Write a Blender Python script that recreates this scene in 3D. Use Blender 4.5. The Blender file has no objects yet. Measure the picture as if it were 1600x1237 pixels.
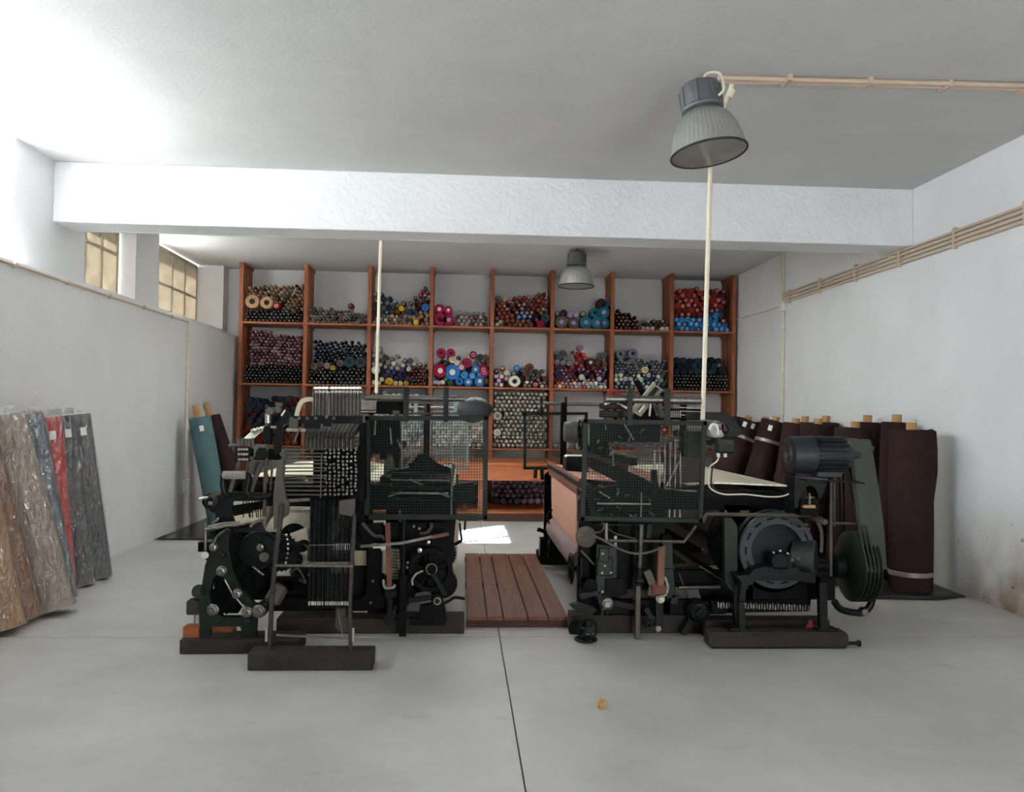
import bpy, math, random
from mathutils import Vector as V, Matrix
random.seed(7)
sc = bpy.context.scene
COL = sc.collection
PI = math.pi

# ------------------------------------------------------------------ camera
CAM_Z = 1.55; FPX = 1300.0
YAW, PITCH, ROLL = .0602, .0198, .0156
_f = V((math.sin(YAW)*math.cos(PITCH), math.cos(YAW)*math.cos(PITCH), math.sin(PITCH)))
_r0 = V((math.cos(YAW), -math.sin(YAW), 0)); _u0 = _r0.cross(_f)
_r = _r0*math.cos(ROLL) + _u0*math.sin(ROLL); _u = -_r0*math.sin(ROLL) + _u0*math.cos(ROLL)
cd = bpy.data.cameras.new('camera'); cam = bpy.data.objects.new('camera', cd); COL.objects.link(cam)
cd.sensor_fit = 'HORIZONTAL'; cd.sensor_width = 36; cd.lens = 36*FPX/1600; cd.clip_start = .05; cd.clip_end = 200
cam.matrix_world = Matrix(((_r.x, _u.x, -_f.x, 0), (_r.y, _u.y, -_f.y, 0), (_r.z, _u.z, -_f.z, CAM_Z), (0, 0, 0, 1)))
sc.camera = cam
def _ray(x, y): return _r*((x-800)/FPX) + _u*((618.5-y)/FPX) + _f
def at(x, y, Y):                      # surveyed point: photo position + its distance into the room
    d = _ray(x, y); return V((0, 0, CAM_Z)) + d*(Y/d.y)
def on_x(x, y, X):
    d = _ray(x, y); return V((0, 0, CAM_Z)) + d*(X/d.x)
def on_z(x, y, z=0.0):
    d = _ray(x, y); return V((0, 0, CAM_Z)) + d*((z-CAM_Z)/d.z)
def frame(ox, oy, s): return lambda u, v, Y: at(ox+u/s, oy+v/s, Y)

# ------------------------------------------------------------------ light
vs = sc.view_settings
vs.view_transform = 'Standard'; vs.look = 'None'; vs.gamma = 1.0; vs.use_curve_mapping = False
vs.exposure = 0.62
w = bpy.data.worlds.new('sky'); sc.world = w; w.use_nodes = True
bg = w.node_tree.nodes['Background']; bg.inputs[0].default_value = (.985, .995, 1, 1); bg.inputs[1].default_value = 16.0
def area(name, loc, rot, sx, sy, power, color=(1, 1, 1), portal=False):
    l = bpy.data.lights.new(name, 'AREA'); l.shape = 'RECTANGLE'; l.size = sx; l.size_y = sy; l.energy = power; l.color = color
    if portal: l.cycles.is_portal = True
    o = bpy.data.objects.new(name, l); COL.objects.link(o); o.location = loc; o.rotation_euler = rot
    return o
sun = bpy.data.lights.new('sun', 'SUN'); sun.energy = 150; sun.angle = .012; sun.color = (1, .98, .94)
so = bpy.data.objects.new('sun', sun); COL.objects.link(so); so.location = (-9, 6, 9)
so.rotation_euler = V((4.5, 4.2, -3.35)).to_track_quat('-Z', 'Y').to_euler()

# ------------------------------------------------------------------ room measures
XR, XP, XU, XO = 4.45, -3.57, -3.845, -4.6     # right wall, left partition, upper left wall, outside face
ZC, ZP = 3.833, 2.69                           # ceiling, top of the partition
YB0, YB1, ZB = 7.98, 8.42, 3.263               # ceiling beam
YF, YK = 13.85, -4.2                           # far wall, wall behind the camera
FILL_DOOR_X, FILL_DOOR_Z = (1.5, 2.9), 2.1                # unseen doorway added behind the camera for fill light
BAYS = [(.1, 2.7), (3.3, 7.3), (8.66, 9.98), (10.717, 13.56)]
for i, (a, b) in enumerate(BAYS):
    area('window_portal', (XO+.1, (a+b)/2, 3.27), (0, -PI/2, 0), 1.1, b-a, 1, portal=True)

area('fill_door_portal', (FILL_DOOR_X[0]/2+FILL_DOOR_X[1]/2, YK-.2, FILL_DOOR_Z/2), (PI/2, 0, 0), FILL_DOOR_X[1]-FILL_DOOR_X[0], FILL_DOOR_Z, 1, portal=True)

# ------------------------------------------------------------------ materials
MATS = {}
def mat(name, col, rough=.6, metal=0.0, var=0.0, scale=8.0, bump=0.0, bscale=60.0, col2=None, coat=0.0, spec=.5, stretch=None, alpha=None):
    if name in MATS: return MATS[name]
    m = bpy.data.materials.new(name); m.use_nodes = True; MATS[name] = m
    nt = m.node_tree; b = nt.nodes['Principled BSDF']
    b.inputs['Base Color'].default_value = (*col, 1); b.inputs['Roughness'].default_value = rough
    b.inputs['Metallic'].default_value = metal; b.inputs['Specular IOR Level'].default_value = spec
    if coat: b.inputs['Coat Weight'].default_value = coat; b.inputs['Coat Roughness'].default_value = .25
    if var or col2 or bump:
        tc = nt.nodes.new('ShaderNodeTexCoord'); src = tc.outputs['Object']
        if stretch:
            mp = nt.nodes.new('ShaderNodeMapping'); mp.inputs['Scale'].default_value = stretch
            nt.links.new(src, mp.inputs[0]); src = mp.outputs[0]
    if var or col2:
        n = nt.nodes.new('ShaderNodeTexNoise'); n.inputs['Scale'].default_value = scale; n.inputs['Detail'].default_value = 5; n.inputs['Roughness'].default_value = .6
        nt.links.new(src, n.inputs['Vector'])
        r = nt.nodes.new('ShaderNodeValToRGB'); c2 = col2 or tuple(c*(1-var) for c in col)
        c1 = col if col2 else tuple(min(1, c*(1+var*.6)) for c in col)
        r.color_ramp.elements[0].position = .33; r.color_ramp.elements[1].position = .67
        r.color_ramp.elements[0].color = (*c2, 1); r.color_ramp.elements[1].color = (*c1, 1)
        nt.links.new(n.outputs['Fac'], r.inputs[0]); nt.links.new(r.outputs[0], b.inputs['Base Color'])
    if bump:
        n2 = nt.nodes.new('ShaderNodeTexNoise'); n2.inputs['Scale'].default_value = bscale; n2.inputs['Detail'].default_value = 4
        nt.links.new(src, n2.inputs['Vector'])
        bp = nt.nodes.new('ShaderNodeBump'); bp.inputs['Strength'].default_value = bump; bp.inputs['Distance'].default_value = .02
        nt.links.new(n2.outputs['Fac'], bp.inputs['Height']); nt.links.new(bp.outputs[0], b.inputs['Normal'])
    return m

# ------------------------------------------------------------------ mesh builder
ORG = {}
def perp(d):
    d = d.normalized(); a = V((0, 0, 1)) if abs(d.z) < .9 else V((1, 0, 0))
    x = d.cross(a).normalized(); return x, x.cross(d).normalized()
class MB:
    def __init__(s): s.v = []; s.f = []; s.m = []; s.cm = 0
    def use(s, i): s.cm = i; return s
    def _add(s, vs_, fs):
        o = len(s.v); s.v += [V(p) for p in vs_]
        for f in fs: s.f.append([i+o for i in f]); s.m.append(s.cm)
        return s
    def box2(s, a, b):
        (x0, y0, z0), (x1, y1, z1) = a, b
        return s._add([(x0,y0,z0),(x1,y0,z0),(x1,y1,z0),(x0,y1,z0),(x0,y0,z1),(x1,y0,z1),(x1,y1,z1),(x0,y1,z1)],
                      [(0,3,2,1),(4,5,6,7),(0,1,5,4),(1,2,6,5),(2,3,7,6),(3,0,4,7)])
    def box(s, c, d, M=None, ch=0.0):
        c = V(c); h = V(d)/2
        if ch <= 0:
            vs_ = [V((sx*h.x, sy*h.y, sz*h.z)) for sz in (-1, 1) for sx, sy in ((-1,-1),(1,-1),(1,1),(-1,1))]
            fs = [(0,3,2,1),(4,5,6,7),(0,1,5,4),(1,2,6,5),(2,3,7,6),(3,0,4,7)]
        else:
            vs_ = []; fs = []; idx = {}
            for sx in (-1, 1):
                for sy in (-1, 1):
                    for sz in (-1, 1):
                        for ax in range(3):
                            p = [sx*(h.x-(ch if ax != 0 else 0)), sy*(h.y-(ch if ax != 1 else 0)), sz*(h.z-(ch if ax != 2 else 0))]
                            idx[(sx, sy, sz, ax)] = len(vs_); vs_.append(V(p))
            q = ((-1,-1),(1,-1),(1,1),(-1,1))
            for sg in (-1, 1):
                fs.append([idx[(sg, a, b, 0)] for a, b in q]); fs.append([idx[(a, sg, b, 1)] for a, b in q]); fs.append([idx[(a, b, sg, 2)] for a, b in q])
            for a in (-1, 1):
                for b in (-1, 1):
                    fs.append([idx[(a, b, -1, 0)], idx[(a, b, 1, 0)], idx[(a, b, 1, 1)], idx[(a, b, -1, 1)]])
                    fs.append([idx[(a, -1, b, 0)], idx[(a, 1, b, 0)], idx[(a, 1, b, 2)], idx[(a, -1, b, 2)]])
                    fs.append([idx[(-1, a, b, 1)], idx[(1, a, b, 1)], idx[(1, a, b, 2)], idx[(-1, a, b, 2)]])
                    for d_ in (-1, 1): fs.append([idx[(a, b, d_, 0)], idx[(a, b, d_, 1)], idx[(a, b, d_, 2)]])
        if M: vs_ = [M @ p for p in vs_]
        return s._add([p+c for p in vs_], fs)
    def bar(s, p, q, wd, t, side=None):
        p, q = V(p), V(q); d = (q-p).normalized()
        if side is None: x, y = perp(d)
        else:
            x = V(side); x = (x - d*x.dot(d)).normalized(); y = x.cross(d)
        x = x*wd/2; y = y*t/2
        return s._add([p-x-y, p+x-y, p+x+y, p-x+y, q-x-y, q+x-y, q+x+y, q-x+y],
                      [(0,3,2,1),(4,5,6,7),(0,1,5,4),(1,2,6,5),(2,3,7,6),(3,0,4,7)])
    def strip(s, pts, wd, t, side):          # flat bar following points; side = direction of its thickness t
        for a, b in zip(pts, pts[1:]): s.bar(a, b, t, wd, side)
        return s
    def cyl(s, p, q, r, n=14, r2=None):
        p, q = V(p), V(q); x, y = perp(q-p); r2 = r if r2 is None else r2
        vs_ = []
        for c, rr in ((p, r), (q, r2)):
            for i in range(n):
                a = 2*PI*i/n; vs_.append(c + x*(rr*math.cos(a)) + y*(rr*math.sin(a)))
        fs = [(i, (i+1) % n, n+(i+1) % n, n+i) for i in range(n)]
        return s._add(vs_, fs + [tuple(range(n-1, -1, -1)), tuple(range(n, 2*n))])
    def tube(s, pts, r, n=8):
        pts = [V(p) for p in pts]; vs_ = []; x = None
        for i, p in enumerate(pts):
            d = (pts[min(i+1, len(pts)-1)] - pts[max(i-1, 0)]).normalized()
            if x is None: x, y = perp(d)
            else: x = (x - d*x.dot(d)).normalized(); y = x.cross(d)
            rr = r[i] if isinstance(r, (list, tuple)) else r
            for k in range(n):
                a = 2*PI*k/n; vs_.append(p + x*(rr*math.cos(a)) + y*(rr*math.sin(a)))
        m = len(pts)
        fs = [(j*n+i, j*n+(i+1) % n, (j+1)*n+(i+1) % n, (j+1)*n+i) for j in range(m-1) for i in range(n)]
        return s._add(vs_, fs + [tuple(range(n-1, -1, -1)), tuple(range((m-1)*n, m*n))])
    def lathe(s, o, axis, prof, n=24, wob=None):
        o = V(o); d = V(axis).normalized(); x, y = perp(d); vs_ = []
        for j, (r, h) in enumerate(prof):
            for i in range(n):
                a = 2*PI*i/n; k = r*(wob(a, h) if wob else 1); vs_.append(o + d*h + x*(k*math.cos(a)) + y*(k*math.sin(a)))
        m = len(prof)
        fs = [(j*n+i, j*n+(i+1) % n, (j+1)*n+(i+1) % n, (j+1)*n+i) for j in range(m-1) for i in range(n)]
        if prof[0][0] > 1e-5: fs.append(tuple(range(n-1, -1, -1)))
        if prof[-1][0] > 1e-5: fs.append(tuple(range((m-1)*n, m*n)))
        return s._add(vs_, fs)
    def ring(s, o, axis, ro, ri, t, n=32):     # flat ring centred on o
        o = V(o); d = V(axis).normalized(); x, y = perp(d); vs_ = []
        for r, h in ((ro, -t/2), (ro, t/2), (ri, t/2), (ri, -t/2)):
            for i in range(n):
                a = 2*PI*i/n; vs_.append(o + d*h + x*(r*math.cos(a)) + y*(r*math.sin(a)))
        return s._add(vs_, [(j*n+i, j*n+(i+1) % n, ((j+1) % 4)*n+(i+1) % n, ((j+1) % 4)*n+i) for j in range(4) for i in range(n)])
    def torus(s, o, axis, R, r, n=28, m=8):
        o = V(o); d = V(axis).normalized(); x, y = perp(d); vs_ = []
        for i in range(n):
            a = 2*PI*i/n; e = x*math.cos(a) + y*math.sin(a)
            for k in range(m):
                b = 2*PI*k/m; vs_.append(o + e*(R+r*math.cos(b)) + d*(r*math.sin(b)))
        return s._add(vs_, [(i*m+k, ((i+1) % n)*m+k, ((i+1) % n)*m+(k+1) % m, i*m+(k+1) % m) for i in range(n) for k in range(m)])
    def ball(s, o, r, n=10, m=6, sc_=(1, 1, 1)):
        o = V(o); vs_ = []
        for j in range(m+1):
            t = PI*j/m
            for i in range(n):
                a = 2*PI*i/n; vs_.append(o + V((r*sc_[0]*math.sin(t)*math.cos(a), r*sc_[1]*math.sin(t)*math.sin(a), r*sc_[2]*math.cos(t))))
        return s._add(vs_, [(j*n+i, (j+1)*n+i, (j+1)*n+(i+1) % n, j*n+(i+1) % n) for j in range(m) for i in range(n)])
    def plate(s, out, t, holes=()):            # outline points (3-D, coplanar), thickness vector t, holes as outlines
        out = [V(p) for p in out]; t = V(t); loop = list(out)
        for h in holes:
            h = [V(p) for p in h]
            def sgn(L): 
                n = V((0, 0, 0))
                for a, b in zip(L, L[1:]+L[:1]): n += a.cross(b)
                return n
            if sgn(h).dot(sgn(out)) > 0: h = h[::-1]
            i, j = min(((i, j) for i in range(len(loop)) for j in range(len(h))), key=lambda q: (loop[q[0]]-h[q[1]]).length)
            loop = loop[:i+1] + h[j:] + h[:j+1] + loop[i:]
        n = len(loop)
        s._add(loop, [tuple(range(n))]); s._add([p+t for p in loop], [tuple(range(n-1, -1, -1))])
        for L in [out] + [[V(p) for p in h] for h in holes]:
            k = len(L); s._add(L + [p+t for p in L], [(i, (i+1) % k, k+(i+1) % k, k+i) for i in range(k)])
        return s
    def gear(s, o, axis, r, t, teeth, hub=.3):
        o = V(o); d = V(axis).normalized(); x, y = perp(d); pts = []
        for i in range(teeth):
            for da, rr in ((0, r*.93), (.28, r*.93), (.38, r), (.72, r), (.82, r*.93)):
                a = 2*PI*(i+da)/teeth; pts.append(o - d*t/2 + x*(rr*math.cos(a)) + y*(rr*math.sin(a)))
        s.plate(pts, d*t); s.cyl(o-d*t, o+d*t, r*hub, 14); return s
    def wheel(s, o, axis, R, r, spokes=5, hub=.2):
        o = V(o); d = V(axis).normalized(); x, y = perp(d)
        s.torus(o, d, R, r, 28, 8); s.cyl(o-d*r*1.6, o+d*r*1.6, R*hub, 12)
        for k in range(spokes):
            a = 2*PI*k/spokes+.3; e = x*math.cos(a)+y*math.sin(a); s.bar(o+e*R*hub*.8, o+e*R, r*1.6, r*1.1, d.cross(e))
        return s
    def bolt(s, o, axis, r):
        d = V(axis).normalized(); o = V(o); s.cyl(o, o+d*r*.8, r, 6); s.cyl(o+d*r*.8, o+d*r*1.5, r*.55, 8); return s
    def build(s, name, mats, parent=None, org=None, smooth=.55, bevel=0.0):
        me = bpy.data.meshes.new(name)
        o_ = ORG[parent.name] if parent is not None else V(org if org is not None else (0, 0, 0))
        me.from_pydata([tuple(p-o_) for p in s.v], [], s.f)
        if not isinstance(mats, (list, tuple)): mats = [mats]
        for m in mats: me.materials.append(m)
        if len(mats) > 1: me.polygons.foreach_set('material_index', s.m)
        me.validate()
        if smooth:
            me.polygons.foreach_set('use_smooth', [True]*len(me.polygons)); me.set_sharp_from_angle(angle=smooth)
        ob = bpy.data.objects.new(name, me); COL.objects.link(ob)
        if parent is not None: ob.parent = parent
        else: ob.location = o_
        ORG[ob.name] = o_
        if bevel:
            b = ob.modifiers.new('bevel', 'BEVEL'); b.width = bevel; b.segments = 2; b.limit_method = 'ANGLE'; b.angle_limit = .7
        return ob
def tag(o, label=None, cat=None, group=None, kind=None):
    if label: o['label'] = label
    if cat: o['category'] = cat
    if group: o['group'] = group
    if kind: o['kind'] = kind
    return o
def thing(name, label, cat, loc, group=None):
    o = bpy.data.objects.new(name, None); COL.objects.link(o); o.location = loc; o.empty_display_size = .1; ORG[o.name] = V(loc)
    return tag(o, label, cat, group)
def struct(o): o['kind'] = 'structure'; return o
def copy_tree(o, parent=None, loc=None):
    c = o.copy(); COL.objects.link(c); c.parent = parent
    if loc is not None: c.location = loc
    for ch in o.children: copy_tree(ch, c)
    return c
def smooth_path(pts, k=6):
    pts = [V(p) for p in pts]; P = [pts[0]] + pts + [pts[-1]]; out = []
    for i in range(1, len(P)-2):
        for j in range(k):
            t = j/k; a, b, c, d = P[i-1], P[i], P[i+1], P[i+2]
            out.append(.5*((2*b) + (c-a)*t + (2*a-5*b+4*c-d)*t*t + (3*b-3*c+d-a)*t**3))
    return out + [pts[-1]]
# ------------------------------------------------------------------ surfaces of the room
def wall_mat(name, base, stains=False, bump=.13):
    m = mat(name, base, .85, var=.05, scale=1.3, bump=bump, bscale=38, spec=.25)
    if stains:       # damp brown stain and flaking low on the right wall near the camera side of the rolls
        nt = m.node_tree; b = nt.nodes['Principled BSDF']; L = nt.links
        tc = nt.nodes.new('ShaderNodeTexCoord'); sp = nt.nodes.new('ShaderNodeSeparateXYZ'); L.new(tc.outputs['Object'], sp.inputs[0])
        old = b.inputs['Base Color'].links[0].from_socket
        def rng(sock, a0, a1):
            n = nt.nodes.new('ShaderNodeMapRange'); n.inputs[1].default_value = a0; n.inputs[2].default_value = a1; L.new(sock, n.inputs[0]); return n.outputs[0]
        def mul(a, b_):
            n = nt.nodes.new('ShaderNodeMath'); n.operation = 'MULTIPLY'; L.new(a, n.inputs[0]); L.new(b_, n.inputs[1]); return n.outputs[0]
        nz = nt.nodes.new('ShaderNodeTexNoise'); nz.inputs['Scale'].default_value = 2.2; nz.inputs['Detail'].default_value = 7; L.new(tc.outputs['Object'], nz.inputs['Vector'])
        k1 = mul(mul(rng(sp.outputs['Z'], .85, .05), rng(sp.outputs['Y'], 7.6, 6.6)), rng(nz.outputs[0], .3, .62))
        mx = nt.nodes.new('ShaderNodeMixRGB'); L.new(k1, mx.inputs[0]); L.new(old, mx.inputs[1]); mx.inputs[2].default_value = (.28, .19, .11, 1)
        n3 = nt.nodes.new('ShaderNodeTexNoise'); n3.inputs['Scale'].default_value = 14; n3.inputs['Detail'].default_value = 6; L.new(tc.outputs['Object'], n3.inputs['Vector'])
        k2 = mul(mul(rng(n3.outputs[0], .66, .69), rng(sp.outputs['Z'], 1.0, .3)), rng(sp.outputs['Y'], 7.4, 6.6))
        mx2 = nt.nodes.new('ShaderNodeMixRGB'); L.new(k2, mx2.inputs[0]); L.new(mx.outputs[0], mx2.inputs[1]); mx2.inputs[2].default_value = (.08, .075, .07, 1)
        L.new(mx2.outputs[0], b.inputs['Base Color'])
    return m
M_WALL = wall_mat('white_plaster', (.74, .745, .76))
M_RIGHT = wall_mat('white_plaster_damp', (.74, .745, .76), True)
M_PART = wall_mat('grey_plaster', (.73, .73, .735))
M_CEIL = wall_mat('ceiling_plaster', (.60, .60, .60), bump=.09)
M_BEAM = mat('beam_plaster', (.76, .775, .79), .85, var=.04, scale=2, bump=.5, bscale=22, spec=.25)
M_CONC = mat('polished_concrete', (.47, .465, .455), .42, var=.17, scale=.9, bump=.03, bscale=90, spec=.4)
_nt = M_CONC.node_tree; _b = _nt.nodes['Principled BSDF']; _old = _b.inputs['Base Color'].links[0].from_socket      # old oil spots and scuffs
_n = _nt.nodes.new('ShaderNodeTexNoise'); _n.inputs['Scale'].default_value = 2.3; _n.inputs['Detail'].default_value = 9; _n.inputs['Roughness'].default_value = .7
_t = _nt.nodes.new('ShaderNodeTexCoord'); _mp = _nt.nodes.new('ShaderNodeMapping'); _mp.inputs['Scale'].default_value = (.8, 1.6, 1); _nt.links.new(_t.outputs['Object'], _mp.inputs[0]); _nt.links.new(_mp.outputs[0], _n.inputs['Vector'])
_r2 = _nt.nodes.new('ShaderNodeMapRange'); _r2.inputs[1].default_value = .60; _r2.inputs[2].default_value = .78; _r2.inputs[4].default_value = .5; _nt.links.new(_n.outputs[0], _r2.inputs[0])
_mx = _nt.nodes.new('ShaderNodeMixRGB'); _nt.links.new(_r2.outputs[0], _mx.inputs[0]); _nt.links.new(_old, _mx.inputs[1]); _mx.inputs[2].default_value = (.2, .19, .175, 1); _nt.links.new(_mx.outputs[0], _b.inputs['Base Color'])
M_JOINT = mat('joint_filler', (.16, .15, .14), .9)
M_CREAMT = mat('cream_conduit', (.70, .63, .50), .5)
M_TANT = mat('beige_conduit', (.56, .44, .33), .5)
M_WHITEP = mat('white_plastic', (.78, .78, .75), .5)

# floor: four slabs with recessed joints
flo = MB().box2((XO, YK-.2, -.25), (XR+.2, YF+.2, -.012)).build('floor', M_JOINT); struct(flo)
SX, SY, G = .288, 5.77, .004
for a, b, c, d in ((XP-.6, SX-G, YK, SY-G), (SX+G, XR, YK, SY-G), (XP-.6, SX-G, SY+G, YF), (SX+G, XR, SY+G, YF)):
    MB().box2((a, c, -.012), (b, d, 0)).build('slab', M_CONC, flo, smooth=0)
RLX, RLY = (-1.0, 1.0), (9.05, 10.35)            # unseen roof light added to brighten the rear bay
struct(MB().box2((XO, YK, ZC), (XR+.2, RLY[0], ZC+.2)).box2((XO, RLY[1], ZC), (XR+.2, YF+.2, ZC+.2)).box2((XO, RLY[0], ZC), (RLX[0], RLY[1], ZC+.2)).box2((RLX[1], RLY[0], ZC), (XR+.2, RLY[1], ZC+.2)).build('ceiling', M_CEIL))
struct(MB().box2((XR, YK-.2, 0), (XR+.25, YF+.2, ZC)).build('wall_right', M_RIGHT, smooth=0))
struct(MB().box2((XO, YF, 0), (XR, YF+.25, ZC)).build('wall_far', M_WALL, smooth=0))
struct(MB().box2((XO, YK-.25, 0), (FILL_DOOR_X[0], YK, ZC)).box2((FILL_DOOR_X[1], YK-.25, 0), (XR, YK, ZC)).box2((FILL_DOOR_X[0], YK-.25, FILL_DOOR_Z), (FILL_DOOR_X[1], YK, ZC)).build('wall_behind', M_WALL, smooth=0))
struct(MB().box2((-7.4, YK-2, ZC+.05), (XO+.02, 4.1, ZC+.2)).build('added_sun_block', M_WALL, smooth=0))  # unseen eave added to keep direct sun out of the near bays
struct(MB().box2((XO, YK, 0), (XP, YF, ZP)).build('wall_left', M_PART, smooth=0))
bm_ = MB()                       # upper left wall: piers between the window bays, a sill kerb under them
edges = [YK] + [e for b in BAYS for e in b] + [YF]
for i in range(0, len(edges), 2): bm_.box2((XO, edges[i], ZP), (XU, edges[i+1], ZC))
for i, (a, b) in enumerate(BAYS): bm_.box2((XO, a, ZP), (XU, b, ZP+.115))
struct(bm_.build('wall_upper_left', M_WALL, smooth=0))
beam = struct(MB().box2((XU, YB0, ZB), (XR, YB1, ZC)).build('trim_1', M_BEAM, smooth=0, bevel=.012)); beam['label'] = 'white plastered ceiling beam crossing the room'
# scars left by old conduits on the beam
sc_ = MB()
for x0, x1, y0 in ((170, 395, 363), (395, 570, 368), (560, 715, 377), (905, 1020, 386)):
    p, q = on_z(x0, y0+8, ZB), on_z(x1, y0+10, ZB); p.y = q.y = YB1-.06; sc_.bar(p, q, .012, .006)
for x, y0, y1 in ((627, 280, 312), (1022, 290, 318), (920, 338, 360)):
    sc_.bar(at(x, y0, YB0), at(x, y1, YB0), .008, .006)
sc_.build('conduit_scar', M_WHITEP, beam)

# rear windows: glazing bars and frosted panes; the bay by the camera is clear
M_BAR = mat('window_bar', (.42, .37, .28), .6, var=.2, scale=20)
M_FROST = bpy.data.materials.new('frosted_pane'); M_FROST.use_nodes = True
nt = M_FROST.node_tree; nt.nodes.clear(); out = nt.nodes.new('ShaderNodeOutputMaterial')
tr = nt.nodes.new('ShaderNodeBsdfTranslucent'); df = nt.nodes.new('ShaderNodeBsdfDiffuse'); tp = nt.nodes.new('ShaderNodeBsdfTransparent')
nz = nt.nodes.new('ShaderNodeTexNoise'); nz.inputs['Scale'].default_value = 3; nz.inputs['Detail'].default_value = 6
rp = nt.nodes.new('ShaderNodeValToRGB'); rp.color_ramp.elements[0].color = (.10, .092, .075, 1); rp.color_ramp.elements[1].color = (.165, .152, .128, 1)
rp.color_ramp.elements[0].position = .3; rp.color_ramp.elements[1].position = .6
nt.links.new(nz.outputs[0], rp.inputs[0]); nt.links.new(rp.outputs[0], tr.inputs[0]); df.inputs[0].default_value = (.5, .45, .36, 1); tp.inputs[0].default_value = (.95, .9, .8, 1)
m1 = nt.nodes.new('ShaderNodeMixShader'); m1.inputs[0].default_value = .4; nt.links.new(tr.outputs[0], m1.inputs[1]); nt.links.new(df.outputs[0], m1.inputs[2])
nt.links.new(m1.outputs[0], out.inputs[0])
M_CLEAR = bpy.data.materials.new('dusty_glass'); M_CLEAR.use_nodes = True
nt = M_CLEAR.node_tree; nt.nodes.clear(); out = nt.nodes.new('ShaderNodeOutputMaterial')
tp = nt.nodes.new('ShaderNodeBsdfTransparent'); tp.inputs[0].default_value = (.93, .95, .95, 1); gl = nt.nodes.new('ShaderNodeBsdfGlossy'); gl.inputs['Roughness'].default_value = .05
m1 = nt.nodes.new('ShaderNodeMixShader'); m1.inputs[0].default_value = .06
nt.links.new(tp.outputs[0], m1.inputs[1]); nt.links.new(gl.outputs[0], m1.inputs[2]); nt.links.new(m1.outputs[0], out.inputs[0])
M_DIFFUSER = bpy.data.materials.new('added_diffuser_pane'); M_DIFFUSER.use_nodes = True
nt = M_DIFFUSER.node_tree; nt.nodes.clear(); out = nt.nodes.new('ShaderNodeOutputMaterial'); tr = nt.nodes.new('ShaderNodeBsdfTranslucent'); tr.inputs[0].default_value = (.50, .51, .50, 1); nt.links.new(tr.outputs[0], out.inputs[0])  # diffusing panes, added only out of view to light the rear
def window(n, X, y0, y1, z0, z1, cols, rows, pane, clear=(), cm=None):
    fr = MB()
    for k in range(cols+1):
        y = y0+(y1-y0)*k/cols; fr.box((X, y, (z0+z1)/2), (.035, .03, z1-z0))
    for k in range(rows+1):
        z = z0+(z1-z0)*k/rows; fr.box((X, (y0+y1)/2, z), (.03, y1-y0, .03 if 0 < k < rows else .05))
    wobj = fr.build('window_%d' % n, M_BAR); struct(wobj)
    for i in range(cols):
        for j in range(rows):
            a, b = y0+(y1-y0)*i/cols+.012, y0+(y1-y0)*(i+1)/cols-.012; c, d = z0+(z1-z0)*j/rows+.012, z0+(z1-z0)*(j+1)/rows-.012
            MB().box2((X-.004, a, c), (X+.002, b, d)).build('pane', (cm or M_CLEAR) if (i, j) in clear else pane, wobj, smooth=0)
rl = struct(MB().box2((RLX[0], RLY[0], ZC+.17), (RLX[1], RLY[0]+.05, ZC+.22)).box2((RLX[0], RLY[1]-.05, ZC+.17), (RLX[1], RLY[1], ZC+.22)).box2((-.025, RLY[0], ZC+.17), (.025, RLY[1], ZC+.22)).build('window_6', M_BAR))  # frame of the added roof light, hidden by the beam
for a, b in ((RLX[0], -.02), (.02, RLX[1])): MB().box2((a, RLY[0], ZC+.185), (b, RLY[1], ZC+.19)).build('pane', M_DIFFUSER, rl, smooth=0)
window(1, -4.05, 8.67, 9.95, ZP+.11, ZC, 3, 2, M_FROST, clear=((0, 0), (0, 1)))  # hidden first column made clear to let sun into the rear
window(2, -4.27, 10.73, 13.55, ZP+.11, ZC-.04, 5, 2, M_FROST, clear=((0, 0), (0, 1), (1, 0), (1, 1)), cm=M_DIFFUSER)  # hidden first columns given diffusing panes to brighten the rear bay
window(3, -4.45, 3.31, 7.29, ZP+.11, ZC, 5, 1, M_CLEAR, clear=())
window(4, -4.45, .11, 2.69, ZP+.11, ZC, 4, 1, M_CLEAR, clear=())
# ------------------------------------------------------------------ yarn rack
def hx(h):
    c = [int(h[i:i+2], 16)/255 for i in (0, 2, 4)]
    return tuple(x/12.92 if x <= .04045 else ((x+.055)/1.055)**2.4 for x in c)
M_WOOD = mat('orange_stained_pine', hx('9c5630'), .55, col2=hx('7d4020'), scale=5, bump=.06, bscale=30, stretch=(6, 6, .6))
M_WOODH = mat('orange_stained_shelf', hx('a45c34'), .55, col2=hx('85451f'), scale=5, bump=.06, bscale=30, stretch=(.6, 6, 6))
M_PLINTH = mat('dark_plinth', hx('4a2c1e'), .6, var=.2)
RY0, RY1 = 13.2, 13.78
UPX = [at(x, 510, RY0).x for x in (376, 477, 577, 674, 769, 863, 957, 1050, 1147)]
SZ = [at(800, y, RY0).z for y in (511, 605, 700)]
rack = thing('yarn_rack', 'tall orange-stained wooden rack with slatted uprights along the far wall', 'rack', (.44, RY0, 0))
TU = .05
for i, x in enumerate(UPX):
    up = MB().box((x, (RY0+RY1)/2, ZC-.03), (TU+.02, RY1-RY0+.04, .055)).build('upright', M_WOOD, rack, bevel=.004)
    for k in range(4):
        y = RY0+.04+(RY1-RY0-.09)*k/3
        MB().box((x, y, (ZC-.05)/2), (TU if k else TU+.012, .085, ZC-.06)).build('slat', M_WOOD, up, bevel=.003)
    for z in SZ:
        MB().box((x, (RY0+RY1)/2, z-.045), (TU+.03, RY1-RY0-.02, .045)).build('bearer', M_WOOD, up)
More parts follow.
